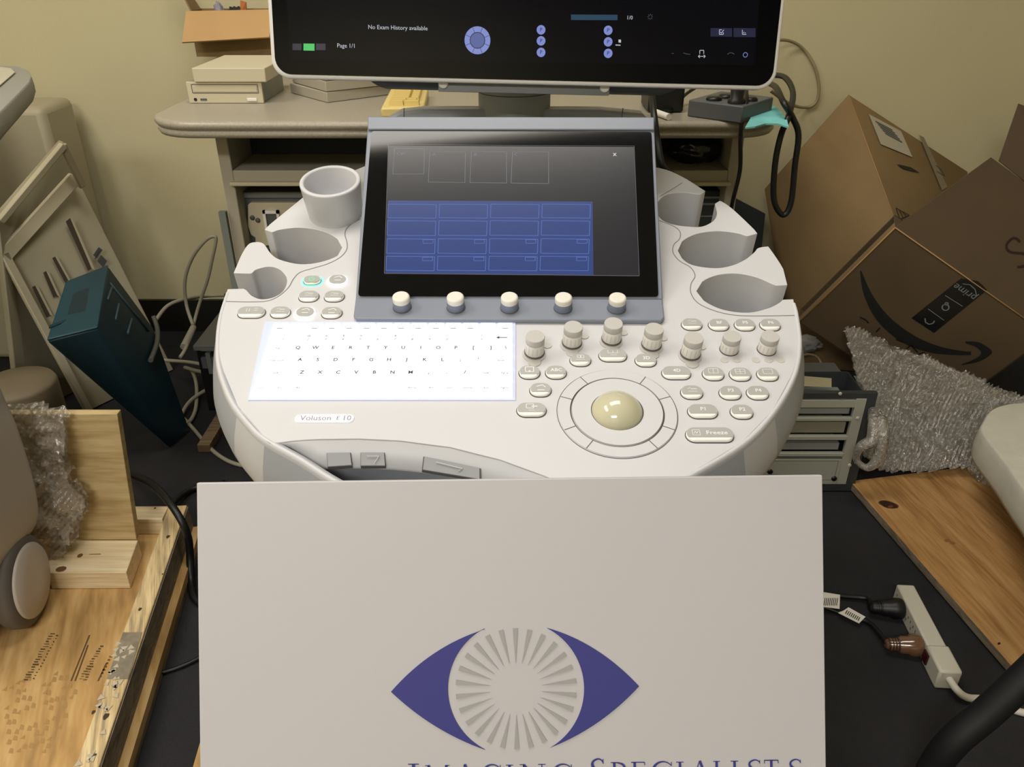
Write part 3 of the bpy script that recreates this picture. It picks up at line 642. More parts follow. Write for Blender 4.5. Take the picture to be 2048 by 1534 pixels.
# serif capitals drawn stroke by stroke: unit height 1
GL = {'I': (.36, [[(.18,0),(.18,1),.13],[(.02,.02),(.34,.02),.04],[(.02,.98),(.34,.98),.04]]),
 'M': (1.0, [[(.12,0),(.16,1),.05],[(.16,1),(.5,.08),.13],[(.5,.08),(.84,1),.05],[(.84,1),(.88,0),.13],[(.0,.02),(.26,.02),.04],[(.74,.02),(1,.02),.04],[(.04,.98),(.2,.98),.04],[(.8,.98),(.96,.98),.04]]),
 'A': (.84, [[(.1,0),(.42,1.02),.05],[(.42,1.02),(.74,0),.13],[(.2,.36),(.62,.36),.04],[(0,.02),(.24,.02),.04],[(.58,.02),(.86,.02),.04]]),
 'N': (.84, [[(.14,0),(.14,1),.05],[(.14,.97),(.72,.05),.13],[(.72,0),(.72,1),.05],[(0,.02),(.28,.02),.04],[(.02,.98),(.2,.98),.04],[(.6,.98),(.84,.98),.04]]),
 'G': (.84, ['arcG']), 'C': (.76, ['arcC']), 'S': (.55, ['S']),
 'P': (.62, [[(.16,0),(.16,1),.13],[(.02,.02),(.32,.02),.04],[(.02,.98),(.3,.98),.04],'bowl']),
 'E': (.62, [[(.16,0),(.16,1),.13],[(.02,.98),(.56,.98),.05],[(.02,.02),(.58,.02),.05],[(.16,.52),(.46,.52),.05],[(.56,.98),(.56,.84),.04],[(.58,.02),(.6,.18),.04],[(.46,.6),(.46,.44),.04]]),
 'L': (.6, [[(.16,0),(.16,1),.13],[(.02,.98),(.3,.98),.04],[(.02,.02),(.56,.02),.05],[(.56,.02),(.58,.2),.04]]),
 'T': (.7, [[(.35,0),(.35,1),.13],[(.02,.97),(.68,.97),.055],[(.03,.97),(.03,.82),.04],[(.67,.97),(.67,.82),.04],[(.2,.02),(.5,.02),.04]])}
mb = MB()
def glyph(ch, u0, v0, h, wpx):
    gw, st = GL[ch]; fx = wpx/gw
    def seg(a, b, wd): 
        A_ = (u0+a[0]*fx, v0+a[1]*h); B_ = (u0+b[0]*fx, v0+b[1]*h); mb.line(A_, B_, wd*h, SB, .0006, 0)
    def curve(P, wf):
        for i in range(len(P)-1): 
            a, b = P[i], P[i+1]; seg((a[0]-.01*(b[0]-a[0]), a[1]), b, wf(i/(len(P)-1)))
    for s_ in st:
        if s_ in ('arcG', 'arcC'):
            P = arc(.46 if s_ == 'arcC' else .46, .5, .40, .5, 40, 320, 24); curve(P, lambda t: .05+.10*math.sin(math.pi*t)**2)
            seg((P[0][0]+.02, .98), (P[0][0]+.02, .78), .04)
            if s_ == 'arcG': seg((.74, .02), (.74, .42), .12); seg((.6, .43), (.86, .43), .04)
            else: seg((P[-1][0]+.02, .02), (P[-1][0], .2), .03)
        elif s_ == 'S':
            P = [(p.x, p.y) for p in smooth([(.46,.86),(.4,.95),(.27,.99),(.1,.9),(.06,.75),(.14,.6),(.3,.5),(.45,.38),(.5,.22),(.42,.07),(.26,.01),(.1,.05),(.04,.2)], 4)]
            curve(P, lambda t: .05+.09*math.sin(math.pi*t)**2); seg((.47, .98), (.47, .8), .04); seg((.04, .02), (.04, .22), .04)
        elif s_ == 'bowl':
            curve(arc(.2, .74, .36, .24, 90, -90, 14), lambda t: .05+.08*math.sin(math.pi*t))
        else: seg(*s_)
CAPH = 40*sc; BIG = 50*sc
for ch, x0, x1, y, big in (('I',815,839,1527,1),('M',848,901,1530,0),('A',908,951,1529,0),('G',962,1003,1529,0),('I',1011,1027,1529,0),('N',1038,1091,1528,0),('G',1103,1145,1528,0),
   ('S',1181,1210,1517,1),('P',1220,1252,1524,0),('E',1261,1292,1523.5,0),('C',1302,1341,1523,0),('I',1351,1368,1523,0),('A',1379,1419,1522,0),('L',1425,1454,1521.5,0),('I',1460,1477,1521,0),('S',1495,1523,1519,0),('T',1527,1557,1519,0),('S',1577,1604,1518,0)):
    u0, vt = SB.uv(x0, y); u1, _ = SB.uv(x1, y); h = BIG if big else CAPH; glyph(ch, u0, vt-h, h, u1-u0)
mb.build('lettering', m_sblue, ST)
#PART2
# ================================================================= desk against the wall and what stands on it
DZ = .85
m_lam = mat('desk_laminate', 'a29a8a', .38, noise_amt=.18, noise_scale=260, coat=.1)
def desk_px(x, y): return at_z(x, y, DZ)
fy = at_z(800, 243, DZ).y; xl = -.635; xr = at_z(1575, 238, DZ).x-.005; rc = .09
def desk_outline(g=0):
    P = []
    for cx, cy, a in ((xr-rc, fy+rc, -90), (xr-.03, WY-.03, 0), (xl+.03, WY-.03, 90), (xl+rc, fy+rc, 180)):
        r = rc if cy < fy+.2 else .02; r += g
        P += [V3((cx+r*math.cos(math.radians(a+90*i/8)), cy+r*math.sin(math.radians(a+90*i/8)), 0)) for i in range(9)]
    return P
DT = tag(empty('desk', ((xl+xr)/2, 1.9, 0)), 'speckled grey desk with rounded bullnose top standing against the back wall', 'desk')
mb = MB(); rs = []
for g, z in ((-.012, -.030), (-.003, -.0285), (.001, -.022), (-.002, -.0165), (-.004, -.0155), (.0, -.0145), (.004, -.009), (.002, -.002), (-.006, 0)):
    rs.append([p+V3((0, 0, DZ+z)) for p in desk_outline(g)])
mb.rings(rs, 0, True, True, True); mb.build('desk_top', m_lam, DT)
m_cab = mat('cabinet_beige', 'a49d8b', .6)
cy0 = 1.50; cxl = at_y(431, 285, cy0).x; cxr = at_y(1472, 400, cy0).x; zs = at_y(700, 341, cy0).z
def slab(name, lo, hi, m, par, bev=0): return MB().box(lo, hi).build(name, m, par, bevel=bev)
slab('side_panel', (cxl, cy0, .02), (cxl+.022, 2.25, DZ-.03), m_cab, DT, .002); slab('side_panel', (cxr-.022, cy0, .02), (cxr, 2.25, DZ-.03), m_cab, DT, .002)
slab('shelf', (cxl+.022, cy0, zs-.028), (cxr-.022, 2.2, zs), m_cab, DT, .002)
slab('back_panel', (cxl+.022, cy0+.13, zs), (cxr-.022, cy0+.14, DZ-.03), mat('shelf_back_dark', '2c2d30', .9), DT)
slab('rail', (cxl+.016, cy0-.012, at_y(700, 373, cy0-.012).z), (cxr-.016, cy0+.004, at_y(700, 365, cy0-.012).z), m_beige, DT, .002)
slab('back_panel', (cxl+.022, cy0+.22, .02), (cxr-.022, cy0+.23, zs-.03), m_navy, DT)
slab('corner_post', (at_y(438, 430, 1.49).x, 1.488, .02), (at_y(452, 430, 1.49).x, 1.5, at_y(438, 424, 1.49).z), mat('post_grey', '6f7470', .6), DT)
# printer mechanism inside the left bay: grey metal plate over a cream bezel with slot
y0 = cy0+.04
def zz(py, Y): return at_y(600, py, Y).z
def xx(px, py, Y): return at_y(px, py, Y).x
PR = tag(empty('printer_unit', (xx(540, 420, y0), y0+.08, zz(480, y0))), 'grey and cream printer unit in the open bay left below the desk', 'printer')
slab('metal_cover', (xx(450, 385, y0), y0, zz(397, y0)), (xx(640, 385, y0), y0+.17, zz(384, y0)), mat('cover_metal', '777b7c', .4, metal=.4), PR, .002)
slab('housing', (xx(493, 440, y0), y0+.004, zz(500, y0)), (xx(640, 440, y0), y0+.16, zz(398, y0)), m_dgrey, PR)
P = [(497,408),(497,450),(503,468),(512,474),(512,490),(640,490),(640,404),(503,404)]
MB().prism([V3((xx(a, b, y0), y0-.006, zz(b, y0))) for a, b in P], (0, .012, 0)).build('bezel', m_beige, PR, bevel=.002)
mb = MB(); fx0 = V3((xx(528, 420, y0), 0, zz(460, y0))); fx1 = V3((xx(560, 420, y0), 0, zz(418, y0)))
mb.box((fx0.x, y0-.012, fx1.z-.006), (fx1.x, y0-.006, fx1.z)); mb.box((fx0.x, y0-.012, fx0.z), (fx0.x+.005, y0-.006, fx1.z)); mb.box((fx1.x-.005, y0-.012, fx0.z), (fx1.x, y0-.006, fx1.z)); mb.build('slot_frame', m_paper, PR)
mb = MB(); mb.box((fx0.x+.005, y0-.0075, fx0.z), (fx1.x-.005, y0-.0062, fx1.z-.006)); mb.build('slot', m_dgrey, PR)
for px, py in ((505, 435), (516, 440)):
    mb = MB(); mb.lathe(at_y(px, py, y0-.006), (0, -1, 0), [(.0045, 0), (.0045, .003), (.002, .0035)], 16); mb.build('screw', m_dgrey, PR)
slab('lower_shelf', (xx(500, 440, y0), y0+.012, zz(500, y0)-.014), (cxr-.022, y0+.18, zz(500, y0)-.0005), m_navy, DT)
# second unit in the right bay
PR = tag(empty('equipment_rack', (xx(1400, 380, y0), y0+.08, zz(470, y0))), 'small dark equipment unit with pale strips in the right bay below the desk', 'equipment')
slab('housing', (xx(1330, 400, y0), y0, zz(500, y0)), (xx(1458, 400, y0), y0+.15, zz(381, y0)), mat('housing_dark', '303437', .6), PR, .002)
for a, b in ((392, 396), (405, 409), (430, 433)): slab('trim_strip', (xx(1345, 400, y0), y0-.004, zz(b, y0)), (xx(1455, 400, y0), y0-.0005, zz(a, y0)), m_steel, PR)
# dark plastic bag on the right shelf
def lump(name, c, r, m, seed, amp=.3, n=40, **k):
    mb = MB(); rs = []
    for i in range(1, n//2):
        a = math.pi*i/(n//2); ring = []
        for j in range(n):
            b = 2*math.pi*j/n; d = V3((math.sin(a)*math.cos(b), math.sin(a)*math.sin(b), math.cos(a)))
            f = 1+amp*noise.noise(d*2.2+V3((seed, 0, 0)))+amp*.4*noise.noise(d*6+V3((seed, 3, 0)))
            p = V3((c[0]+d.x*r[0]*f, c[1]+d.y*r[1]*f, c[2]+d.z*r[2]*f)); p.z = max(p.z, c[2]-r[2]*.8); ring.append(p)
        rs.append(ring)
    mb.rings(rs, 0, True, True, True); return mb.build(name, m, **k)
lump('plastic_bag', (xx(1385, 320, cy0+.07), cy0+.07, zs+.0225), (.05, .035, .028), mat('bag_black', '17181c', .2), 3, label='crumpled black plastic bag on the shelf right under the desk top', cat='bag')

# optical drives, boxes on the desk
yd = at_z(450, 207, DZ).y
DR = tag(empty('optical_drive', (at_y(455, 200, yd).x, yd+.09, DZ)), 'beige optical disc drive with tray and buttons under the plain beige box', 'disc drive')
x0, x1 = at_y(378, 200, yd).x, at_y(527, 200, yd).x; z1 = at_y(450, 164, yd).z
slab('case', (x0+.002, yd+.003, DZ+.0005), (x1-.002, yd+.16, z1-.001), m_steel, DR)
MB().box((x0, yd, DZ+.0005), (x1, yd+.006, z1)).build('faceplate', m_beige, DR, bevel=.001)
tz0, tz1 = at_y(450, 186, yd).z, at_y(450, 169, yd).z; tx0, tx1 = at_y(384, 178, yd).x, at_y(516, 178, yd).x
MB().rect(tx0, tz0, tx1, tz1, .0012, Frame(V3((0, yd, 0)), V3((1, 0, 0)), V3((0, 0, 1))), .0004).build('tray_gap', m_gap, DR)
MB().box((tx0+.002, yd-.001, tz0+.002), (tx1-.002, yd+.001, tz1-.002)).build('disc_tray', m_beige, DR, bevel=.0005)
MB().box((at_y(495, 199, yd).x, yd-.002, at_y(495, 202, yd).z), (at_y(514, 199, yd).x, yd+.001, at_y(495, 196, yd).z)).build('eject_button', m_paper, DR, bevel=.0005)
MB().lathe(at_y(391, 199, yd-.0003), (0, -1, 0), [(.003, 0), (.003, .0004)], 16).build('headphone_jack', m_black, DR)
MB().box((at_y(401, 199, yd).x, yd-.0008, at_y(450, 201, yd).z), (at_y(414, 199, yd).x, yd, at_y(450, 197, yd).z)).build('volume_wheel', m_dgrey, DR)
xa, xb = at_y(387, 150, yd-.002).x, at_y(532, 150, yd-.002).x
za, zb = z1+.0005, at_y(450, 136, yd-.005).z
MB().box((xa, yd-.006, za), (xb, yd+.185, zb)).build('drive_enclosure', m_beige, bevel=.0015, label='plain beige metal box stacked on the optical disc drive', cat='drive')
# disc drives lying askew: three thin units in a stack
for i in range(3):
    c = at_z(610, 195, DZ)+V3((.0, .10, 0)); c = V3((at_z(655, 206, DZ).x, at_z(655, 206, DZ).y, DZ))
    th = math.radians(-38+i*2.0); f = Frame(c+V3((0, 0, .0005+i*.0195)), V3((math.cos(th), math.sin(th), 0))*-1, V3((math.sin(th), -math.cos(th), 0)))
    e1 = at_z(545, 177, DZ)-at_z(655, 207, DZ); ux = V3((e1.x, e1.y, 0)).normalized(); ux = Matrix.Rotation(math.radians(-2.5*i), 3, 'Z') @ ux; uy = V3((math.sin(math.radians(40)), math.cos(math.radians(40)), 0))
    uy = V3((-ux.y, ux.x, 0))*-1
    f = Frame(f.o, ux, uy); 
    if f.n.z < 0: f = Frame(f.o, uy, ux)
    a_, b_ = (.13, .12) if i == 0 else (.132, .125)
    TD = MB().box((0, 0, 0), (.16, .148, .0185), 0, f).build('disc_drive', mat('drive_beige_grey', 'a39c8b', .55), bevel=.0012, label=['thin grey drive unit, lowest of the fanned stack behind the desk front', 'thin grey drive unit in the middle of the fanned stack', 'thin grey drive unit, topmost of the fanned stack beside the monitor'][i], cat='disc drive', group='thin drive units fanned on the desk')
    nn = f
    g2 = MB(); 
    for k in range(2):
        g2.box((.004, -.0012, .004+k*.008), (.15, -.0002, .0055+k*.008), 0, f)
    g2.build('front_slot', m_gap, TD) if False else None
# yellowed keyboard
kz = DZ+.012
K0 = at_z(762, 222, kz); K1 = at_z(741, 180, kz)
ud = V3((1, .05, 0)).normalized(); vd = (K1-K0); vd.z = 0; vd = (vd-ud*vd.dot(ud)).normalized()
KF = Frame(V3((K0.x, K0.y, DZ+.001)), ud, vd); 
OK_ = tag(empty('computer_keyboard', (K0.x+.1, K0.y+.08, DZ)), 'yellowed old computer keyboard on the desk behind the monitor neck', 'keyboard')
m_yel = mat('yellowed_plastic', 'd8c37f', .5); m_yel2 = mat('yellowed_key', 'd3b96c', .5)
klen = at_z(847, 222, kz).x-K0.x
MB().box((0, 0, 0), (klen, .21, .016), 0, KF).build('keyboard_case', m_yel, OK_, bevel=.003)
for r_ in range(8):
    u = .012; ws = [.026, .026, .026] if r_ == 0 else ([.030, .017, .017, .017] if r_ == 1 else [.034, .016, .016, .016])
    for wd in ws:
        if u+wd > klen: break
        mb = MB(); v0 = .014+r_*.021; mb.rings([[KF.P(u, v0, .016), KF.P(u+wd, v0, .016), KF.P(u+wd, v0+.019, .016), KF.P(u, v0+.019, .016)], [KF.P(u+.0015, v0+.003, .024), KF.P(u+wd-.0015, v0+.003, .024), KF.P(u+wd-.0015, v0+.0175, .024), KF.P(u+.0015, v0+.0175, .024)]], 0, False, cap1=True)
        mb.build('key', m_yel2, OK_); u += wd+.0015
# open carton at the back of the desk
yb = at_z(460, 112, DZ).y-.02
CB = tag(empty('cardboard_box', (at_y(460, 100, yb).x, yb+.1, DZ)), 'open cardboard carton with bright folded flap standing behind the drives', 'box')
bx0, bx1 = at_y(393, 110, yb).x, at_y(560, 110, yb).x; bz1 = at_y(460, 22, yb).z
wt = .004; by1 = WY-.03
mb = MB(); mb.box((bx0, yb, DZ+.0005), (bx1, yb+wt, bz1)); mb.box((bx0, by1-wt, DZ+.0005), (bx1, by1, bz1)); mb.box((bx0, yb+wt, DZ+.0005), (bx0+wt, by1-wt, bz1)); mb.box((bx1-wt, yb+wt, DZ+.0005), (bx1, by1-wt, bz1)); mb.box((bx0+wt, yb+wt, DZ+.0005), (bx1-wt, by1-wt, DZ+.006))
mb.build('carton_body', m_card, CB)
fa = [V3((bx0-.006, yb-.002, bz1)), V3((bx1, yb-.002, bz1+.004))]; hang = at_y(378, 84, yb-.075).z
fb = [V3((bx0-.002, yb-.08, hang)), V3((bx1, yb-.08, hang+.012))]
MB().prism([fa[0], fa[1], fb[1], fb[0]], (0, .004, -.003)).build('front_flap', m_card2, CB)
MB().prism([V3((bx0, yb+.01, bz1)), V3((bx0, by1-.01, bz1)), V3((bx0-.045, by1-.03, bz1+.10)), V3((bx0-.045, yb+.03, bz1+.10))], (.004, 0, 0)).build('side_flap', m_card, CB)
lump('cable_bundle', ((bx0+bx1)/2-.01, yb+.075, bz1-.055), (.045, .04, .05), mat('cable_bundle_dark', '23232b', .6, noise_amt=.5, noise_scale=40), 5, .5, label='dark tangle of cables inside the open cardboard carton', cat='cables')
mb = MB(); c = V3(((bx0+bx1)/2+.01, yb+.04, bz1-.01)); mb.prism([c, c+V3((.014, .005, -.004)), c+V3((.018, .0, .028)), c+V3((.004, 0, .032))], (0, .006, 0)); mb.build('orange_connector', mat('orange_plastic', 'c0743a', .5), label='small orange plastic piece among the cables in the carton', cat='connector')
lump('white_plug', ((bx0+bx1)/2-.045, yb+.04, bz1-.005), (.013, .012, .022), mat('plug_lilac', '8e8a98', .5), 9, .4, label='pale lilac plug lying among the cables in the carton', cat='plug')

# right end of the desk: foot-switch box, blue cloth, black adapter
FB0 = at_z(1374, 233, DZ); FB1 = at_z(1482, 248, DZ)
ang = math.atan2(-(FB0.y-FB1.y), FB1.x-FB0.x)
FS = tag(empty('switch_box', (FB0.x+.05, FB0.y+.05, DZ)), 'grey metal box with round black switches near the right desk end', 'switch box')
f = Frame(V3((FB0.x, FB0.y, DZ+.0005)), V3((math.cos(ang), math.sin(ang), 0)), V3((-math.sin(ang), math.cos(ang), 0)))
bl = (FB1-FB0).length; bh = at_t(1374, 197, (FB0-CP).dot(FW)).z-DZ
m_fs = mat('switchbox_grey', '55585a', .5)
MB().box((0, 0, 0), (bl, .12, bh), 0, f).build('case', m_fs, FS, bevel=.002)
for a, b, r in ((.035, .025, .0135), (.04, .06, .0135), (.085, .06, .013)):
    mb = MB(); mb.lathe(f.P(a, b, bh), f.n, [(r, 0), (r, .003), (r*.8, .006), (r*.5, .0065)], 24); mb.build('round_switch', m_black, FS)
mb = MB(); mb.lathe(f.P(.078, .022, bh), f.n, [(.0145, 0), (.0145, .006), (.011, .008), (.012, .024), (.010, .028)], 24); mb.build('knob', m_blackr, FS)
MB().box((at_z(1300, 232, DZ).x, at_z(1300, 226, DZ).y, DZ+.0005), (at_z(1372, 232, DZ).x, at_z(1300, 226, DZ).y+.09, DZ+.05)).build('power_adapter', m_black, bevel=.004, label='black power adapter brick left of the grey switch box', cat='adapter')
mb = MB(); mb.tube([at_z(1338, 234, DZ+.006), at_z(1310, 224, DZ+.006)], .0055, 10, 0); mb.build('pen', m_paper, label='short white capped stick lying before the black adapter', cat='pen')
cl = [(1490,258),(1500,240),(1503,222),(1530,222),(1548,214),(1558,222),(1573,240),(1577,257),(1555,250),(1530,250),(1510,256)]
mb = MB(); P = [at_z(x, y, DZ+.0035+(.004*noise.noise(V3((x*.05, y*.05, 0))))) for x, y in cl]; mb.prism(P, (0, 0, .0025)); mb.build('folded_cloth', mat('cloth_turquoise', '7fd0cf', .85, noise_amt=.2, noise_scale=25), label='turquoise paper cloth on the right end of the desk', cat='cloth')

def cable(name, pts, r, m, label, cat='cable', group=None, n=8, sub=6, parent=None):
    if parent: return MB().tube(pts, r, n, 0, sub).build(name, m, parent)
    return MB().tube(pts, r, n, 0, sub).build(name, m, label=label, cat=cat, group=group)
WC = WY-.012
cable('cable', [at_y(1500,100,2.0), at_y(1560,80,2.3), at_y(1600,92,WC), at_y(1628,130,WC), at_y(1638,175,WC), at_y(1630,207,WC), at_y(1605,215,2.36), at_y(1575,205,2.2), at_y(1540,180,2.0)], .0042, mat('cord_tan', '9a8d6c', .5), 'tan cable looping up against the wall right of the monitor')
yk = 1.40
cable('cable', [at_y(1545,150,1.7), at_y(1570,155,1.6), at_y(1586,185,1.5), at_y(1578,230,yk), at_y(1562,270,yk), at_y(1550,330,yk), at_y(1548,400,yk), at_y(1566,430,yk), at_y(1582,405,yk), at_y(1590,330,yk), at_y(1597,270,yk), at_y(1585,235,yk), at_y(1567,205,yk), at_y(1552,175,1.5), at_y(1535,165,1.7)], .0052, m_blackr, 'thick black cable loop hanging off the right desk end')
cable('cable', [at_y(1490,160,1.5), at_y(1493,200,1.42), at_y(1484,240,1.395), at_y(1481,280,1.395), at_y(1480,340,1.40), at_y(1466,400,1.41), at_y(1458,440,1.45)], .0036, m_blackr, 'thin black cable hanging down over the right front of the desk')
cable('cable', [at_y(1275,160,1.45), at_y(1300,180,1.38), at_y(1308,230,1.32), at_y(1315,280,1.30), at_y(1325,330,1.28), at_y(1345,350,1.3)], .0055, m_blackr, 'black cable running down behind the right edge of the touch panel')
cable('cable', [at_y(1400,170,1.6), at_y(1370,190,1.55), at_y(1350,215,1.5), at_z(1330,222,DZ+.01)], .003, m_blackr, 'thin black lead between the adapter and the switch box')

# ================================================================= left side: cart, leaning panels, teal bin, floor unit
zc = .90
CT = tag(empty('equipment_cart', (-1.4, 1.7, 0)), 'beige cart with a grey rounded top at the left edge', 'cart')
P = [at_z(x, y, zc) for x, y in ((-260,165),(-100,128),(0,130),(38,132),(58,140),(64,152),(60,164),(30,195),(0,225),(-60,290),(-300,330))]
mb = MB(); c = sum(P, V3((0, 0, 0)))/len(P)
mb.rings([[p+(c-p)*g+V3((0, 0, z)) for p in P] for g, z in ((.05, -.032), (.01, -.027), (0, -.015), (.01, -.004), (.03, 0))], 0, True, True, True)
mb.build('cart_top', mat('cart_top_grey', '8c8a82', .6, bump=.3), CT)
P2 = [at_z(x, y, zc+.0015) for x, y in ((-250,170),(-90,140),(0,135),(22,138),(30,146),(0,172),(-50,215),(-250,280))]
MB().prism(P2, V3((0, 0, .0015))).build('top_mat', mat('mat_cream', 'b9b39c', .8, noise_amt=.1, noise_scale=60), CT)
bx = at_y(82, 215, 2.17).x; bz = at_y(82, 215, 2.17).z
mb = MB(); mb.box((-2.0, 2.17, .001), (bx, 2.34, min(bz, zc-.05))); mb.box((-1.9, 1.6, .6), (-1.3, 2.0, zc-.045)); mb.build('cart_body', m_beige2, CT, bevel=.02, seg=3)
def panel(name, q, thick, m, label, extra=None, cat='panel'):
    f = Frame(q[0], q[1]-q[0], q[3]-q[0]); n = (q[1]-q[0]).cross(q[3]-q[0]).normalized()
    R = tag(empty(name, tuple((q[0]+q[1])/2)), label, cat); MB().prism(q, -n*thick).build('sheet', m, R, bevel=.003); return R, n
q = [V3((-1.15, 1.858, .002)), V3((-1.005, 2.10, .002)), at_t(150, 347, 2.06), at_t(5, 512, 1.92)]
PA, n = panel('case_panel', q, .022, mat('panel_beige', 'b8b096', .5), 'beige leaning case side panel with slots, behind the teal bin')
def onq(px, py, off=.0008):
    r = ray(px, py); t = (q[0]-CP).dot(n)/r.dot(n); return CP+r*t+n*off*(1 if n.dot(CP-q[0]) > 0 else -1)
if n.dot(CP-q[0]) < 0: n2 = -n
mb = MB()
for s_ in (((131,443),(140,436),(183,537),(176,542)), ((104,516),(110,513),(136,560),(130,566)), ((86,545),(92,542),(114,590),(107,596)), ((64,574),(70,571),(100,630),(93,634))):
    mb.poly([onq(*a) for a in s_])
mb.build('vent_slot', mat('slot_dark', '4a4033', .8), PA)
mb = MB()
for s_ in (((140,436),(146,441),(190,540),(183,537)), ((110,513),(116,516),(142,563),(136,560)), ((92,542),(98,545),(120,593),(114,590)), ((70,571),(77,575),(106,632),(100,630))):
    mb.poly([onq(*a) for a in s_])
mb.build('slot_lip', m_beige, PA)
mb = MB()
for s_ in (((186,510),(197,494),(205,500),(193,517)), ((194,522),(202,510),(214,522),(206,535)), ((189,517),(199,500),(200,502),(190,519))): mb.poly([onq(*a) for a in s_])
mb.build('printed_mark', m_dgrey, PA)
# cream rail along its left edge and top edge
def bar(a, b, wdt, dep, m, par, nm): 
    d = (b-a).normalized(); side = d.cross(V3(n)).normalized(); mb = MB(); mb.prism([a-side*wdt/2, a+side*wdt/2, b+side*wdt/2, b-side*wdt/2], V3(n)*dep*(1 if n.dot(CP-a) > 0 else -1)); return mb.build(nm, m, par, bevel=.002)
bar(onq(4, 505), onq(180, 830), .02, .012, m_beige, PA, 'edge_rail'); bar(onq(4, 512), onq(146, 356), .034, .012, m_beige, PA, 'edge_rail')
q1 = [V3((-1.31, 1.82, .002)), V3((-1.14, 2.16, .002)), at_t(128, 283, 2.12), at_t(-4, 438, 1.86)]
n_keep = n
PB, n = panel('case_panel', q1, .02, mat('panel_beige_dark', '9f9880', .55), 'beige leaning panel with a cream top rail, nearest the cart')
qq = q; q = q1
bar(onq(-4, 440), onq(122, 288), .016, .014, m_beige, PB, 'top_rail'); bar(onq(122, 288), onq(162, 372), .018, .01, m_beige2, PB, 'edge_rail')
q = qq; n = n_keep
# cylinder-like shaded housing low at the left
MB().lathe((at_t(25, 700, 1.9).x-.02, at_t(25, 700, 1.9).y, .001), (0, 0, 1), [(.09, 0), (.09, .17), (.085, .18), (.02, .182)], 40, 0, True, True).build('round_bin', mat('bin_taupe', '8d8069', .55), label='taupe cylindrical bin low at the left below the leaning panels', cat='bin')
# teal bin: leaning box
TB = tag(empty('plastic_bin', tuple(at_z(340, 897, 0))), 'dark teal ribbed plastic bin leaning against the beige panel', 'bin')
T = dict(a=(132,566,1.80), b=(217,533,1.88), c=(196,658,1.69), d=(94,683,1.66), e=(306,655,2.02), g=(380,862,2.075), h=(340,897,2.01), b2=(232,560,1.9), i=(250,745,1.93))
TP_ = {k: at_t(*v) for k, v in T.items()}
MB().hull(list(TP_.values())).build('bin_body', m_teal2, TB, bevel=.004)
ca, cb_, cc_, cd = TP_['a'], TP_['b'], TP_['c'], TP_['d']; cn = (cb_-ca).cross(cd-ca).normalized(); cn = cn if cn.dot(CP-ca) > 0 else -cn
MB().prism([ca, cb_, cc_, cd], cn*.006).build('bin_end_cap', m_teal, TB, bevel=.004)
def onf(px, py, p0, nn, off): 
    r = ray(px, py); return CP+r*((p0-CP).dot(nn)/r.dot(nn))+nn*off
fn = (TP_['e']-TP_['b2']).cross(TP_['c']-TP_['b2']).normalized(); fn = fn if fn.dot(CP-ca) > 0 else -fn
MB().prism([onf(x, y, ca, cn, .0065) for x, y in ((98,662),(188,628),(190,623),(100,656))], cn*.002).build('cap_groove', m_teal2, TB)
m_tr = mat('teal_rib', '3f5560', .5)
for a, b in (((236,608),(230,640)), ((262,638),(254,668)), ((218,566),(296,662)), ((222,575),(214,600))):
    p, r_ = onf(*a, TP_['b2'], fn, .0015), onf(*b, TP_['b2'], fn, .0015)
    MB().tube([p, r_], .0028, 6, 0, 0).build('rib', m_tr, TB)
MB().tube([onf(x, y, TP_['b2'], fn, .004) for x, y in ((304,634),(312,660),(310,690),(298,722))], .006, 8).build('bin_lip', mat('teal_lip', '5b5d58', .5), TB)
# grey computer unit on the floor
xa_, ya_, yb_ = at_z(385, 692, .2).x, at_z(385, 692, .2).y, at_z(430, 600, .2).y
FU = tag(empty('computer_case', (xa_+.2, (ya_+yb_)/2, 0)), 'grey computer case lying flat on the floor left behind the console', 'computer case')
slab('cover', (xa_, ya_, .185), (xa_+.26, yb_, .2), mat('cover_grey', '5e5f5d', .5), FU, .002)
slab('chassis', (xa_+.004, ya_+.008, .001), (xa_+.256, yb_-.004, .185), m_black, FU)
slab('front_lip', (xa_+.02, ya_-.002, .186), (xa_+.26, ya_+.0, .192), m_steel, FU)
slab('bracket', (xa_+.03, ya_-.004, .12), (xa_+.042, ya_+.008, .18), m_steel, FU); slab('connector', (xa_+.015, ya_-.002, .135), (xa_+.06, ya_+.008, .165), m_dgrey, FU)
# offcut of wood standing at the console foot
g0, g1 = at_z(397, 905, 0), at_z(422, 905, 0)
MB().box((g0.x, g0.y, .001), (g1.x, g0.y+.17, .022)).build('wood_offcut', wood('offcut_wood', '5d4a38', '7d6850', '8e7a60', (2, 40, 2)), bevel=.001, label='narrow brown wood offcut on the carpet beside the grey cables', cat='wood offcut')
# grey cables
def fz(x, y, z=.006): return at_z(x, y, z)
cable('cable', [fz(435,742,.1), fz(400,728,.1), fz(350,722,.07), fz(310,722,.05), fz(298,740,.03), fz(310,775,.01), fz(345,815,.008), fz(380,850,.006), fz(430,905,.006), fz(480,930,.006), fz(540,930,.006)], .0052, m_cord, 'grey cable crossing the carpet in a wide loop left of the console', group=None)
cable('cable', [fz(450,745,.1), fz(425,745,.09), fz(395,742,.06), fz(370,735,.05), fz(384,742,.04), fz(393,770,.02), fz(392,815,.01), fz(380,842,.01), fz(366,845,.01), fz(363,830,.01), fz(385,798,.02), fz(430,772,.03), fz(460,770,.05)], .0052, m_cord, 'grey cable coiled small beside the wood offcut on the carpet')
cable('cable', [at_y(312,640,2.0), at_y(335,612,2.05), at_y(370,598,2.1), at_y(415,592,2.2), at_y(450,590,2.2)], .0052, m_cord, 'grey cable arching over the baseboard above the floor case')
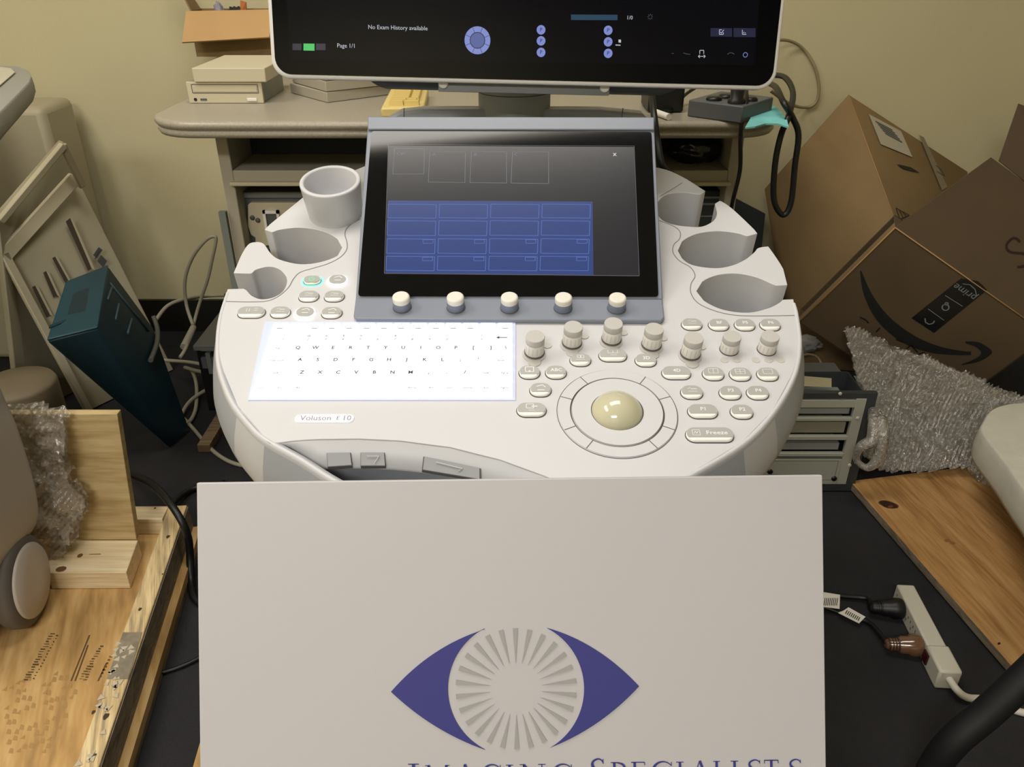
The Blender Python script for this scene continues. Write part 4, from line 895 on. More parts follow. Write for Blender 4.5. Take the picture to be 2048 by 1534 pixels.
cable('cable', [at_z(360,715,.2), at_z(372,695,.21), at_z(386,652,.215), at_y(398,610,1.98), at_y(415,560,1.98), at_y(424,520,1.98), at_y(432,480,1.98), at_y(426,473,1.98), at_y(410,482,1.98), at_y(385,515,1.98), at_y(370,560,1.98), at_y(373,610,1.98), at_z(386,650,.22)], .0045, m_cord, 'grey cable in a tall upright loop against the back wall')
mb = MB(); a, b = at_z(368, 694, .208), at_z(387, 654, .222); mb.tube([a, (a+b)/2, b], lambda t: .010-.002*t, 12); mb.build('inline_connector', m_cord, label='fat grey inline connector on the upright looping cable', cat='connector')

# ================================================================= wooden shipping ramp, left foreground
m_ply = wood('plywood', '9c7a4a', 'b8935c', 'c9a873', (1.2, 7, 3), math.radians(70), .55)
m_ply2 = wood('plywood_pale', 'a98f62', 'b8a072', 'c6b083', (1.5, 14, 14), 0, .6)
m_pine = wood('pine_lumber', 'd0b88f', 'dcc8a2', 'e6d5b3', (1, 26, 26), 0, .6)
m_pined = wood('pine_rail', '9a8a6c', 'c4ab7e', 'dcc79a', (2, 30, 30), math.radians(70), .6)
m_side = wood('dark_wood_side', '62584a', '776b5b', '8a7d6a', (3, 30, 30), math.radians(70), .8)  # brown-grey wood, darker than the top faces
PZ = .05; RZ = .09
RP = tag(empty('wooden_ramp', (-.9, .9, 0)), 'plywood shipping platform with pine rails in the left foreground', 'platform')
r0, r1 = at_z(337, 1012, RZ), at_z(374, 1010, RZ); f0, f1 = at_z(150, 1534, RZ), at_z(197, 1534, RZ)
ex = 1.35
f0 = r0+(f0-r0)*ex; f1 = r1+(f1-r1)*ex
def down(p, z): return V3((p.x, p.y, z))
bk = V3((-1.0, r0.y, 0)); 
MB().prism([down(r1, PZ-.016), down(f1, PZ-.016), V3((-1.25, f1.y, PZ-.016)), V3((-1.25, r1.y, PZ-.016))], (0, 0, .016)).build('deck_sheet', m_ply, RP)
MB().prism([down(p, PZ) for p in (r0, r1, f1, f0)], (0, 0, RZ-PZ)).build('side_rail', m_pined, RP, bevel=.0015)
dx = (r1-f1).normalized().cross(V3((0, 0, 1))).normalized()
if dx.x < 0: dx = -dx
MB().prism([down(r1, .032)+dx*.0006, down(f1, .032)+dx*.0006, down(f1, .032)+dx*.002, down(r1, .032)+dx*.002], (0, 0, RZ-.036)).build('side_facing', m_side, RP)
MB().prism([down(r1, .014), down(f1, .014), down(f1, .014)+dx*.017, down(r1, .014)+dx*.017], (0, 0, .018)).build('lower_sheet_edge', m_ply, RP)
MB().prism([down(r1, .001), down(f1, .001), down(f1, .001)+dx*.016, down(r1, .001)+dx*.016], (0, 0, .013)).build('lower_sheet', m_side, RP)
a0, a1, a2, a3 = at_z(230, 1014, RZ), at_z(337, 1012, RZ), at_z(324, 1038, RZ), at_z(230, 1040, RZ)
MB().prism([a3-V3((.3, 0, 0)), a2, a1, a0-V3((.3, 0, 0))], (0, 0, -(RZ-PZ-.0005))).build('back_rail', m_pine, RP, bevel=.0015)
# knots and dirt on rail
mb = MB()
for x, y, r in ((336,1073,.005), (325,1148,.002), (212,1432,.006), (187,1424,.004), (190,1510,.003), (280,1218,.004), (310, 1016, .003)):
    c = at_z(x, y, RZ+.0006); MB().poly([c+V3((math.cos(k)*r*.7, math.sin(k)*r*(1+.3*math.sin(3*k)), 0)) for k in [i*math.pi/5 for i in range(10)]]).build('wood_knot', mat('knot_dark', '3b2c1e', .7), RP)
m_tape = mat('packing_tape', '8d8473', .25, noise_amt=.25, noise_scale=70, coat=.4)
mb = MB(); mb.prism([at_z(x, y, RZ+.0005) for x, y in ((246,1265),(284,1265),(256,1358),(214,1358))], (0, 0, .0006)); mb.build('tape_patch', m_tape, RP)
mb = MB(); random.seed(4)
for k in range(34):
    t = random.random(); x = 235-85*t+random.uniform(0, 34); y = 1290+240*t+random.uniform(-8, 8); c = at_z(x, y, RZ+.0013); s_ = random.uniform(.003, .007); a = random.uniform(0, 6)
    mb.poly([c+V3((math.cos(a+q_)*s_, math.sin(a+q_)*s_, 0)) for q_ in (0, 2.1, 4.2)])
mb.build('tape_scuffs', mat('scuff_pale', 'b7ad97', .5), RP)
# printed grade stamps (illegible bars) and shoe print on the deck sheet
mb = MB(); random.seed(11)
def stamp(x0, y0, x1, y1, wpx, dens):
    n_ = max(3, int(abs(y1-y0)/dens))
    for i in range(n_):
        t = (i+.5)/n_; x = x0+(x1-x0)*t; y = y0+(y1-y0)*t; h = dens*.3*random.uniform(.4, 1.1); ww = wpx*random.uniform(.45, 1)
        o_ = random.uniform(-.15, .15)*wpx
        mb.poly([at_z(a, b, PZ+.0005) for a, b in ((x+o_-ww/2, y-h), (x+o_+ww/2, y-h), (x+o_+ww/2, y+h), (x+o_-ww/2, y+h))])
stamp(105,1265,52,1362,12,5); stamp(116,1268,66,1360,5,6); stamp(205,1290,160,1360,9,5); stamp(186,1325,170,1362,8,5); stamp(222,1310,200,1356,6,6)
for a in (((179,1270),(142,1362)), ((176,1290),(150,1362)), ((213,1326),(196,1362))):
    p, r_ = at_z(*a[0], PZ+.0005), at_z(*a[1], PZ+.0005); d = V3((.0013, 0, 0)); mb.poly([p-d, p+d, r_+d, r_-d])
mb.build('ink_stamp', mat('faded_ink', '5a4226', .8), RP)
mb = MB(); random.seed(5)
for i in range(9):
    for j in range(13):
        x = 8+j*12.5+random.uniform(-3, 3)+i*2; y = 1375+i*18+random.uniform(-4, 4)-j*4
        if x > 150-abs(i-3)*8 or random.random() < .22: continue
        P = [at_z(x+dx_, y+dy_, PZ+.0004) for dx_, dy_ in ((-5, 4), (4, 5), (5, -4), (-1, -6))]; mb.poly(P[:random.choice((3, 4))])
mb.build('shoe_print', mat('shoe_dirt', 'a3804d', .8), RP)
# lumber block and plywood upright standing on the platform
BL = tag(empty('plywood_bracket', (-.85, 1.2, PZ)), 'upright plywood board fixed to a pale pine block on the platform', 'bracket')
b = [at_z(x, y, PZ+.04) for x, y in ((92,1146),(252,1145),(276,1080),(100,1080))]
MB().prism(b, (0, 0, -.0395)).build('pine_block', m_pine, BL, bevel=.0015)
mb = MB(); c = at_z(160, 1111, PZ+.0406); mb.poly([c+V3((math.cos(k)*.005, math.sin(k)*.006, 0)) for k in [i*math.pi/5 for i in range(10)]]); c2 = at_z(190, 1108, PZ+.0406); mb.poly([c2+V3((-.012, -.001, 0)), c2+V3((.012, -.001, 0)), c2+V3((.01, .001, 0)), c2+V3((-.01, .0005, 0))]); c3 = at_z(122, 1138, PZ+.0406); mb.poly([c3+V3((math.cos(k)*.01, math.sin(k)*.008, 0)) for k in [i*math.pi/4 for i in range(8)]])
mb.build('block_knots', mat('knot_brown', '6d4a30', .7), BL)
Yp = b[2].y; zt2 = at_y(235, 828, Yp).z; xtr = at_y(234, 828, Yp).x
xb_ = at_y(273, 1079, Yp).x
mb = MB(); mb.prism([V3((-1.12, Yp, PZ+.041)), V3((xb_, Yp, PZ+.041)), V3((xtr, Yp, zt2)), V3((-1.12, Yp, zt2))], (0, .016, 0)); mb.build('upright_board', m_ply2, BL, bevel=.001)
# black cables on floor, left
cable('cable', [fz(240,935,.05), fz(262,948,.12), fz(300,965,.15), fz(335,1000,.16), fz(362,1040,.14), fz(376,1075,.10), fz(380,1110,.05), fz(382,1160,.012), fz(392,1200,.008), fz(440,1230,.008)], .0075, m_blackr, 'thick black cable arching over the platform rail')
cable('cable', [fz(345,1010,.02), fz(352,1000,.02), fz(372,985,.012), fz(395,975,.009), fz(450,965,.009)], .007, m_blackr, 'short black cable disappearing behind the sign board on the left')
cable('cable', [fz(262,1395,.005), fz(300,1352,.005), fz(325,1345,.005), fz(360,1334,.005), fz(400,1315,.005), fz(450,1280,.005)], .004, m_blackr, 'thin black cable on the carpet beside the platform edge')
# another plywood corner peeking by the sign
P = [at_z(x, y, .03) for x, y in ((400,1485),(384,1540),(350,1640),(470,1640),(470,1480))]
MB().prism(P, (0, 0, -.015)).build('plywood_scrap', m_ply, label='plywood corner peeking out at the lower left sign edge', cat='plywood')

# white wheeled machine, far left
WM = tag(empty('medical_machine', (-1.15, 1.0, PZ)), 'large white rounded machine housing with a wheel at the far left', 'machine')
Yf = 1.16
pr = smooth([(0,745),(12,775),(22,800),(38,835),(52,875),(66,920),(78,965),(85,1010),(82,1036),(62,1070),(48,1105),(41,1150),(38,1195),(33,1240),(18,1290),(0,1322),(-30,1350)], 4)
pp = [at_y(p.x, p.y, Yf) for p in pr]; zlo = PZ+.03
P = [V3((p.x, Yf, max(p.z, zlo))) for p in pp]; P += [V3((-1.5, Yf, zlo)), V3((-1.5, Yf, P[0].z+.12)), V3((P[0].x-.06, Yf, P[0].z+.12))]
Q = [P[0]]
for p in P[1:]:
    if (p-Q[-1]).length > 1e-4: Q.append(p)
cen = V3((-1.3, Yf, .25))
mb = MB(); rs = []
for y_, g in ((0, .03), (-.008, .008), (-.02, 0), (-.24, 0), (-.255, .01), (-.262, .03)): rs.append([V3((p.x+(cen.x-p.x)*g, Yf+y_, p.z+(cen.z-p.z)*g)) for p in Q])
mb.rings(rs, 0, True, True, True); mb.build('housing', mat('housing_white', 'b5aea6', .45), WM, fix=True)
wc = V3((-.852, 1.065, PZ+.083)); wax = V3((1, .14, 0)).normalized()
mb = MB(); mb.lathe(wc-wax*.03, wax, [(.06, 0), (.078, .003), (.082, .010), (.082, .024), (.078, .031), (.068, .034)], 48); mb.build('tyre', mat('tyre_grey', '5b5650', .6), WM)
mb = MB(); mb.lathe(wc-wax*.0, wax, [(.0665, 0), (.0665, .006), (.064, .009), (.03, .0105)], 48); mb.build('wheel_disc', mat('disc_white', 'b7aea6', .45), WM)
MB().box((wc.x-.1, wc.y-.03, wc.z-.03), (wc.x-.031, wc.y+.03, wc.z+.03)).build('wheel_fork', m_dgrey, WM)

# ================================================================= right side
# cartons
bxm = [V3((.753, 1.914, .242)), V3((1.144, 1.835, .001)), V3((1.278, 1.716, .297))]
Q1, Q0, Q3 = bxm; Q2 = Q1+Q3-Q0; nb = (Q1-Q0).cross(Q3-Q0).normalized(); nb = nb if nb.y > 0 else -nb
CBX = tag(empty('cardboard_box', tuple(Q0)), 'open cardboard box with a black curved arrow print and raised flap', 'box')
th_ = .004; dp = .06
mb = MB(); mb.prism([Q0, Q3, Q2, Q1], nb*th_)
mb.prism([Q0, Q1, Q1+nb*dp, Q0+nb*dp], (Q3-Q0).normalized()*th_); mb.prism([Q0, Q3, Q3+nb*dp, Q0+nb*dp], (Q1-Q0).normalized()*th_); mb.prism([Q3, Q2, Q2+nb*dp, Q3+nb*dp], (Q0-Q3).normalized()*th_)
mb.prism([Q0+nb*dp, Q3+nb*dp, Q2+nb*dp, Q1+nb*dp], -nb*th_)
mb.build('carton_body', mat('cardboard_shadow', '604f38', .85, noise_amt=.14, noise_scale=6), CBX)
BF = Frame(Q2, (Q3-Q2), (Q1-Q0).cross(V3((0, 0, 0))) if False else (Q2-Q3).cross(nb).normalized() * 1)
if (BF.P(0, .1)-Q2).dot(Q1-Q2) > 0 or True:
    vv = (Q2-Q1).normalized(); 
FPk = at_t(1982, 316, 1.85); 
hl_ = Q3-Q2
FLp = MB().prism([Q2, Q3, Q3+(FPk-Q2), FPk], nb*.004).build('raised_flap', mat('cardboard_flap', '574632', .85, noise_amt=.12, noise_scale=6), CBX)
for a, b in ((Q1, Q2), (Q2, Q3)): MB().tube([a-nb*.0005, b-nb*.0005], .0016, 6, 0, 0).build('folded_edge', m_cardd, CBX)
MB().prism([Q1-nb*.0002, Q2-nb*.0002, Q2+(Q2-Q0).normalized()*.006+nb*.012, Q1+(Q1-Q3).normalized()*.006+nb*.012], nb*.002).build('side_lip', MATS['cardboard'], CBX)
# second flap behind, at frame edge
fl2 = [at_y(2036, 208, 2.1), at_y(1997, 322, 2.05), at_y(2120, 420, 1.95), at_y(2180, 260, 2.05)]
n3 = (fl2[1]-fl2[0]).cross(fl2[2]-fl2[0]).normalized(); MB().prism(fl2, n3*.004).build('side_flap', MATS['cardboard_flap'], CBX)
# print on the face: curved arrow, tape label, text
nf = -nb
BFr = Frame(Q0, (Q3-Q0), (Q1-Q0)); 
if BFr.n.dot(CP-Q0) < 0: BFr = Frame(Q0, (Q1-Q0), (Q3-Q0))
def bpx(x, y, w_=.0008): return BFr.at(x, y, w_)
A_ = smooth([(1722,540),(1745,590),(1780,635),(1830,672),(1880,693),(1925,702),(1942,703)], 6); B_ = smooth([(1720,543),(1728,590),(1755,642),(1805,685),(1860,705),(1910,710),(1942,710)], 6)
mb = MB()
for i in range(len(A_)-1): mb.poly([bpx(A_[i].x, A_[i].y), bpx(B_[i].x, B_[i].y), bpx(B_[i+1].x, B_[i+1].y), bpx(A_[i+1].x, A_[i+1].y)])
A_ = smooth([(1930,683),(1955,684),(1975,694),(1984,704),(1975,714),(1955,724),(1925,730)], 5); B_ = smooth([(1932,687),(1950,693),(1960,701),(1962,707),(1957,713),(1945,720),(1922,729)], 5)
for i in range(len(A_)-1): mb.poly([bpx(A_[i].x, A_[i].y), bpx(B_[i].x, B_[i].y), bpx(B_[i+1].x, B_[i+1].y), bpx(A_[i+1].x, A_[i+1].y)])
for a, b_ in (((1720,634),(1732,640)), ((1732,640),(1737,646)), ((1752,664),(1760,655)), ((1792,678),(1806,684)), ((1810,700),(1822,690)), ((1822,690),(1836,705)), ((1838,708),(1850,704))):
    mb.line(BFr.uv(*a), BFr.uv(*b_), .004, BFr, .0008)
mb.build('printed_arrow', m_ink, CBX)
mb = MB(); mb.poly([bpx(x, y, .001) for x, y in ((1823,636),(1868,666),(1974,580),(1965,570),(1955,562),(1922,557))], 0)
def tline(a, b, wd): mb.line(BFr.uv(*a), BFr.uv(*b), wd, BFr, .0014, 1)
ua, va = BFr.uv(1928, 588); ub, vb = BFr.uv(1892, 566); ta = math.atan2(vb-va, ub-ua)
uc, vc = BFr.uv(1929, 583)
ang_ = math.atan2(BFr.uv(1908, 572)[1]-BFr.uv(1946, 596)[1], BFr.uv(1908, 572)[0]-BFr.uv(1946, 596)[0])
mb.text('prime', .026, BFr, uc, vc, .0014, 1, ang=ang_)
P = arc(0, 0, 1, 1, 0, 360, 1)
for pts in ([(1925,567),(1940,569),(1950,578),(1953,590)],):
    for a, b in zip(pts, pts[1:]): tline(a, b, .0018)
for cx_, cy_, r_ in ((1891,614,7), (1893,607,3)):
    P = [(cx_+r_*math.cos(k*math.pi/5), cy_+r_*.9*math.sin(k*math.pi/5)) for k in range(11)]
    for a, b in zip(P, P[1:]): tline(a, b, .003)
P = [(1850,636),(1851,644),(1858,648),(1866,646),(1869,641)]
for a, b in zip(P, P[1:]): tline(a, b, .003)
for a, b in (((1890,590),(1925,612)), ((1856,617),(1888,640))): tline(a, b, .0016)
mb.build('black_tape_label', [mat('tape_black', '17191b', .3), mat('tape_print', '7f8b86', .5)], CBX)
FF = Frame(Q2, Q3-Q2, FPk-Q2); FF = FF if FF.n.dot(CP-Q2) > 0 else Frame(Q2, FPk-Q2, Q3-Q2)
mb = MB(); u_, v_ = FF.uv(2068, 520, .001)
P = [(p.x, p.y) for p in smooth([(2040,484),(2030,476),(2020,480),(2012,492),(2018,503),(2032,506),(2048,508),(2056,520),(2048,532),(2034,534)], 4)]
for i in range(len(P)-1): mb.line(FF.uv(*P[i]), FF.uv(*P[i+1]), .006, FF, .001, 0)
mb.build('flap_print', mat('print_brown', '2b1712', .8), CBX)
# tall carton behind
ap = at_y(1697, 189, 2.33)
pk = {'apex': ap, 'l': at_y(1529, 378, 2.28), 'r': at_y(1936, 344, 2.36), 'c': at_y(1793, 449, 1.99), 'b': at_y(1600, 640, 2.08), 'r2': at_y(1880, 560, 2.2), 'b2': at_y(1560, 575, 2.2)}
CB2 = tag(empty('cardboard_box', (1.0, 2.2, .1)), 'large closed cardboard box with white address label leaning on the wall', 'box')
bottoms = [V3((pk['b'].x+.05, 2.12, .002)), V3((pk['b'].x+.25, 2.08, .002)), V3((1.25, 2.3, .002)), V3((.95, 2.37, .002))]
MB().hull(list(pk.values())+[ap+V3((.02, .045, -.05)), pk['r']+V3((0, .012, -.03))]+bottoms).build('carton_body', m_card, CB2, bevel=.002)
MB().tube([ap+V3((0, -.001, 0)), pk['c']+V3((0, -.001, 0))], .0012, 6, 0, 0).build('folded_edge', m_cardd, CB2)  # pale tube paints a highlight along the fold
n4 = (pk['c']-ap).cross(pk['r']-ap).normalized(); n4 = n4 if n4.dot(CP-ap) > 0 else -n4
def c2(x, y, off=.003): return onf(x, y, ap, n4, off)
mb = MB(); mb.prism([c2(x, y) for x, y in ((1736,230),(1800,264),(1823,316),(1760,290))], n4*.0006, 0)
for k in range(5):
    t = k/5; a = (1748+12*t*2, 243+t*30); mb.poly([c2(a[0], a[1], .0045), c2(a[0]+34, a[1]+18, .0045), c2(a[0]+35, a[1]+21, .0045), c2(a[0]+1, a[1]+3, .0045)], 1)
mb.build('address_label', [mat('label_dull', 'b3ab98', .8), m_dgrey], CB2)
mb = MB(); mb.poly([c2(x, y, .0032) for x, y in ((1792,330),(1800,331),(1820,336),(1838,347),(1820,343),(1805,339))]); mb.build('ink_mark', m_ink, CB2); mb = MB()
for q_ in (((1790,417),(1798,440)), ((1798,440),(1817,432)), ((1790,417),(1817,432)), ((1797,422),(1804,436)), ((1803,424),(1810,434)), ((1870,332),(1880,340)), ((1880,340),(1888,354)), ((1872,344),(1884,352))):
    a, b_ = c2(*q_[0], .0032), c2(*q_[1], .0032); d = (b_-a).normalized().cross(n4)*.0015; mb.poly([a+d, a-d, b_-d, b_+d])
mb.build('printed_symbol', m_ink, CB2)
mb = MB(); mb.poly([c2(x, y, .003) for x, y in ((1836,271),(1846,276),(1893,375),(1882,382))]); mb.build('tape_strip', mat('tape_clear_grey', '746a56', .3, coat=.5), CB2)
# dark board added to fill an unidentified dark area beside the cabinet
MB().prism([V3((at_y(1462, 420, 2.3).x, 2.3, .001)), V3((at_y(1545, 420, 2.3).x, 2.3, .001)), V3((at_y(1545, 420, 2.3).x, 2.36, at_y(1545, 440, 2.3).z)), V3((at_y(1462, 420, 2.3).x, 2.36, at_y(1462, 400, 2.3).z))], (0, .008, 0)).build('dark_standin_board', mat('standin_dark', '2f3437', .8), label='dark stand-in board filling the dark area right of the desk cabinet', cat='board')

# drive-bay chassis
Yc = 1.50
def cp(x, y, Y=Yc): return at_y(x, y, Y)
CH = tag(empty('computer_chassis', (.6, Yc+.1, 0)), 'open grey computer chassis with four drive bays right of the console', 'computer chassis')
xL, xR = .445, cp(1733, 880).x; zB, zT = .004, cp(1700, 786).z
m_chs = mat('chassis_grey', 'a9aaa0', .45, metal=.1); m_chd = mat('chassis_dark', '33373a', .5)
mb = MB(); mb.box((xL, Yc, zB), (xR, Yc+.012, zB+.02)); mb.box((xR-.022, Yc, zB+.02), (xR, Yc+.012, zT)); mb.box((xL, Yc, zT-.014), (xR-.022, Yc+.012, zT)); mb.box((xL-.012, Yc, zB), (xL, Yc+.012, zT)); mb.build('outer_frame', m_chd, CH, bevel=.001)
mb = MB(); iz0, iz1 = zB+.02, zT-.014; ix1 = xR-.022; yf = Yc-.001
zr = lambda py: cp(1650, py).z
mb.box((ix1-.022, yf, iz0), (ix1, Yc+.01, iz1))
for a, b in ((800, 815), (836, 842), (873, 880), (907, 913)): mb.box((xL, yf, zr(b)), (ix1-.022, Yc+.01, zr(a)))
mb.box((xL, yf, iz0), (ix1-.022, Yc+.01, zr(919))); mb.build('bay_frame', m_chs, CH, bevel=.0008)
MB().rect(xL+.02, iz0+.012, ix1-.03, zr(921), .001, Frame(V3((0, yf, 0)), V3((1, 0, 0)), V3((0, 0, 1))), .0004).build('panel_groove', m_gap, CH)
mb = MB(); mb.box((xL, Yc+.012, zB), (xL+.002, Yc+.10, zT-.002)); mb.box((xR-.03, Yc+.012, zB), (xR-.028, Yc+.10, zT-.002)); mb.box((xL+.002, Yc+.1, zB), (xR-.03, Yc+.102, zT-.002)); mb.build('side_walls', m_chd, CH)
mb = MB(); mb.box((xL+.002, Yc+.014, zr(872)), (ix1-.026, Yc+.098, zr(850))); mb.build('bay_device', mat('device_taupe', '8f8a7b', .5), CH); mb = MB(); mb.box((xL+.002, Yc+.014, zr(906)), (ix1-.03, Yc+.098, zr(893))); mb.build('bay_device', mat('device_grey', '8f9390', .45), CH)
MB().box((xL+.002, Yc+.016, zr(835)), (ix1-.024, Yc+.098, zr(818))).build('bay_device', mat('device_grey', '777a78'), CH)
for x, y in ((1680,787),(1715,836),(1699,930),(1540,943),(1668,957)):
    p = cp(x, y, Yc-.001); big = y > 935
    mb = MB(); mb.lathe(p, (0, -1, 0), [(.0065 if big else .004, 0), (.006 if big else .0035, .0025), (.002, .003)], 16); mb.build('screw', m_black if big else m_kp, CH)
t0 = at_z(1690, 750, zT-.002)
IB = tag(empty('drive_box', (.6, Yc+.18, 0)), 'grey metal box with a cream label right behind the open chassis', 'drive box')
MB().box((.445, Yc+.106, .001), (t0.x, at_z(1690, 746, zT).y+.06, zT-.004)).build('case', mat('drive_case_grey', '5a5e5e', .45, metal=.2), IB, bevel=.002)
MB().prism([at_z(x, y, zT-.003) for x, y in ((1590,772),(1663,775),(1663,757),(1590,751))], (0, 0, .0006)).build('cream_label', mat('label_cream', 'a8a081', .7), IB)
cable('cable', [fz(1560,735,.26), fz(1600,712,.24), fz(1625,710,.22), fz(1640,722,.2), fz(1644,745,.18)], .003, mat('cable_rose', '8b7a70', .5), 'thin pinkish wire curving behind the chassis')
lump('white_rag', tuple(at_z(1610, 688, .12)), (.045, .03, .02), mat('rag_grey', '8f8d8b', .8), 12, .4, label='small pale rag tucked between the console and the cardboard box', cat='rag')

# bubble wrap
mwrap = bpy.data.materials.new('bubble_wrap_film'); mwrap.use_nodes = True; nt = mwrap.node_tree; nt.nodes.remove(nt.nodes['Principled BSDF'])
out = nt.nodes['Material Output']; tr_ = nt.nodes.new('ShaderNodeBsdfTransparent'); tr_.inputs[0].default_value = (.93, .92, .90, 1); gl = nt.nodes.new('ShaderNodeBsdfGlossy'); gl.inputs['Roughness'].default_value = .07; gl.inputs[0].default_value = (.95, .94, .92, 1)
df = nt.nodes.new('ShaderNodeBsdfDiffuse'); df.inputs[0].default_value = (.75, .72, .66, 1)
tc = nt.nodes.new('ShaderNodeTexCoord'); nz = nt.nodes.new('ShaderNodeTexNoise'); nz.inputs['Scale'].default_value = 130; nz.inputs['Detail'].default_value = 3; nt.links.new(tc.outputs['Object'], nz.inputs[0])
bp = nt.nodes.new('ShaderNodeBump'); bp.inputs['Strength'].default_value = 1; bp.inputs['Distance'].default_value = .006; nt.links.new(nz.outputs[0], bp.inputs['Height']); nt.links.new(bp.outputs[0], gl.inputs['Normal'])
fr_ = nt.nodes.new('ShaderNodeFresnel'); fr_.inputs[0].default_value = 1.5; nt.links.new(bp.outputs[0], fr_.inputs['Normal'])
ma = nt.nodes.new('ShaderNodeMath'); ma.operation = 'MULTIPLY_ADD'; ma.inputs[1].default_value = 2.2; ma.inputs[2].default_value = .04; ma.use_clamp = True; nt.links.new(fr_.outputs[0], ma.inputs[0])
m1 = nt.nodes.new('ShaderNodeMixShader'); m1.inputs[0].default_value = .18; nt.links.new(tr_.outputs[0], m1.inputs[1]); nt.links.new(df.outputs[0], m1.inputs[2])
m2_ = nt.nodes.new('ShaderNodeMixShader'); nt.links.new(ma.outputs[0], m2_.inputs[0]); nt.links.new(m1.outputs[0], m2_.inputs[1]); nt.links.new(gl.outputs[0], m2_.inputs[2]); nt.links.new(m2_.outputs[0], out.inputs[0])
def inside(p, poly):
    c = False; n_ = len(poly)
    for i in range(n_):
        a, b = poly[i], poly[i-1]
        if (a[1] > p[1]) != (b[1] > p[1]) and p[0] < (b[0]-a[0])*(p[1]-a[1])/(b[1]-a[1])+a[0]: c = not c
    return c
def wrap(name, p0, p1, p2, polypx, amp, lift, label, seed, step=.0065, layers=2, sag=0):
    f = Frame(p0, p1-p0, p2-p0); f = f if f.n.dot(CP-p0) > 0 else Frame(p0, p2-p0, p1-p0)
    pl_ = [f.uv(x, y) for x, y in polypx]
    if f.n.dot(CP-p0) <= 0: f.n = -f.n
    us = [p[0] for p in pl_]; vs = [p[1] for p in pl_]; mb = MB()
    for L_ in range(layers):
        nu = int((max(us)-min(us))/step)+2; nv = int((max(vs)-min(vs))/step)+2; idx = {}; vv_ = []
        for i in range(nu):
            for j in range(nv):
                u = min(us)+i*step; v = min(vs)+j*step; e_ = .012
                q_ = V3((u*14+seed, v*14, L_*9)); du = noise.noise(q_)*e_; dv = noise.noise(q_+V3((50, 0, 0)))*e_
                if inside((u+du, v+dv), pl_):
                    h = amp*(.6*noise.noise(V3((u*7, v*7, seed+L_*5)))+.45*abs(noise.noise(V3((u*22, v*22, seed+L_*3))))*2+.18*noise.noise(V3((u*70, v*70, seed))))
                    bub = .0022*(1 if (i+j) % 2 == 0 else -.4)
                    idx[(i, j)] = len(vv_); vv_.append(f.P(u+random.uniform(-.001, .001), v+random.uniform(-.001, .001), lift+L_*amp*.45+h+bub))
        fs = [[idx[(i, j)], idx[(i+1, j)], idx[(i+1, j+1)], idx[(i, j+1)]] for (i, j) in idx if (i+1, j) in idx and (i+1, j+1) in idx and (i, j+1) in idx]
        mb.add([V3((p.x, p.y, max(p.z, .003))) for p in vv_], fs, 0, False)
    return mb.build(name, mwrap, label=label, cat='bubble wrap')
wrap('bubble_wrap', V3((.834, 1.53, .04)), V3((.8325, 1.80, .278)), V3((1.216, 1.60, .134)), [(1690,648),(1722,655),(1790,692),(1850,708),(1912,732),(1990,772),(2040,790),(2110,800),(2110,860),(2000,900),(1990,950),(2010,1010),(1985,995),(1935,938),(1800,948),(1745,940),(1718,905),(1722,860),(1728,800),(1705,740)], .026, -.012, 'heap of clear bubble wrap in front of the cardboard box', 3)
wrap('bubble_wrap', V3((-.9, 1.20, .10)), V3((-.7, 1.20, .10)), V3((-.9, 1.215, .40)), [(15,797),(60,794),(128,805),(145,815),(138,850),(150,900),(150,945),(178,975),(180,1010),(165,1035),(162,1075),(140,1108),(112,1108),(70,1060),(30,1000),(0,900)], .028, .004, 'clear bubble wrap bunched over the upright plywood board', 8)
# twisted loop of wrap
mb = MB(); mb.tube([at_y(1745,820,1.50), at_y(1750,850,1.46), at_y(1745,880,1.44), at_y(1720,895,1.44), at_y(1713,920,1.44), at_y(1735,935,1.43), at_y(1757,915,1.43), at_y(1765,870,1.44), at_y(1760,835,1.47)], lambda t: .011+.004*math.sin(9*t), 10); mb.build('bubble_wrap', mwrap, label='twisted loop of clear wrap hanging beside the chassis', cat='bubble wrap')

# plywood board right
PBp = [at_z(1700, 962, .024), at_z(1943, 932, .024)]; d_ = (at_z(2041, 1352, .024)-PBp[0])
lenb = 1.0
Pq = [PBp[0], PBp[0]+d_*lenb, PBp[1]+d_*lenb, PBp[1]]
PLB = tag(empty('plywood_board', tuple((Pq[0]+Pq[2])/2)), 'knotty plywood board lying on the dark carpet at the right', 'plywood board')
gr = math.atan2(d_.y, d_.x)
MB().prism([p+V3((0, 0, -.018)) for p in Pq], (0, 0, .018), 0, side_mi=1).build('sheet', [wood('plywood_right', '9a7040', 'b28753', 'c09763', (1.2, 12, 4), -gr, .5), m_side], PLB, bevel=.0008)
BFR = Frame(V3((0, 0, .024)), V3((1, 0, 0)), V3((0, 1, 0)))
def blob(mb, x, y, rx, ry, w_, mi, ang_=0, jag=.2, seed=0):
    c = at_z(x, y, .024+w_); ca, sa = math.cos(ang_), math.sin(ang_)
    mb.poly([c+V3((ca*rx*math.cos(k)*(1+jag*noise.noise(V3((k, seed, 0))))-sa*ry*math.sin(k), sa*rx*math.cos(k)+ca*ry*math.sin(k)*(1+jag*noise.noise(V3((k, seed, 5)))), 0)) for k in [i*math.pi/12 for i in range(24)]], mi)
KM = [mat('knot_ring', '6b3f1e', .6), mat('knot_core', '2e1a10', .5), mat('knot_soft', '8c6234', .6)]
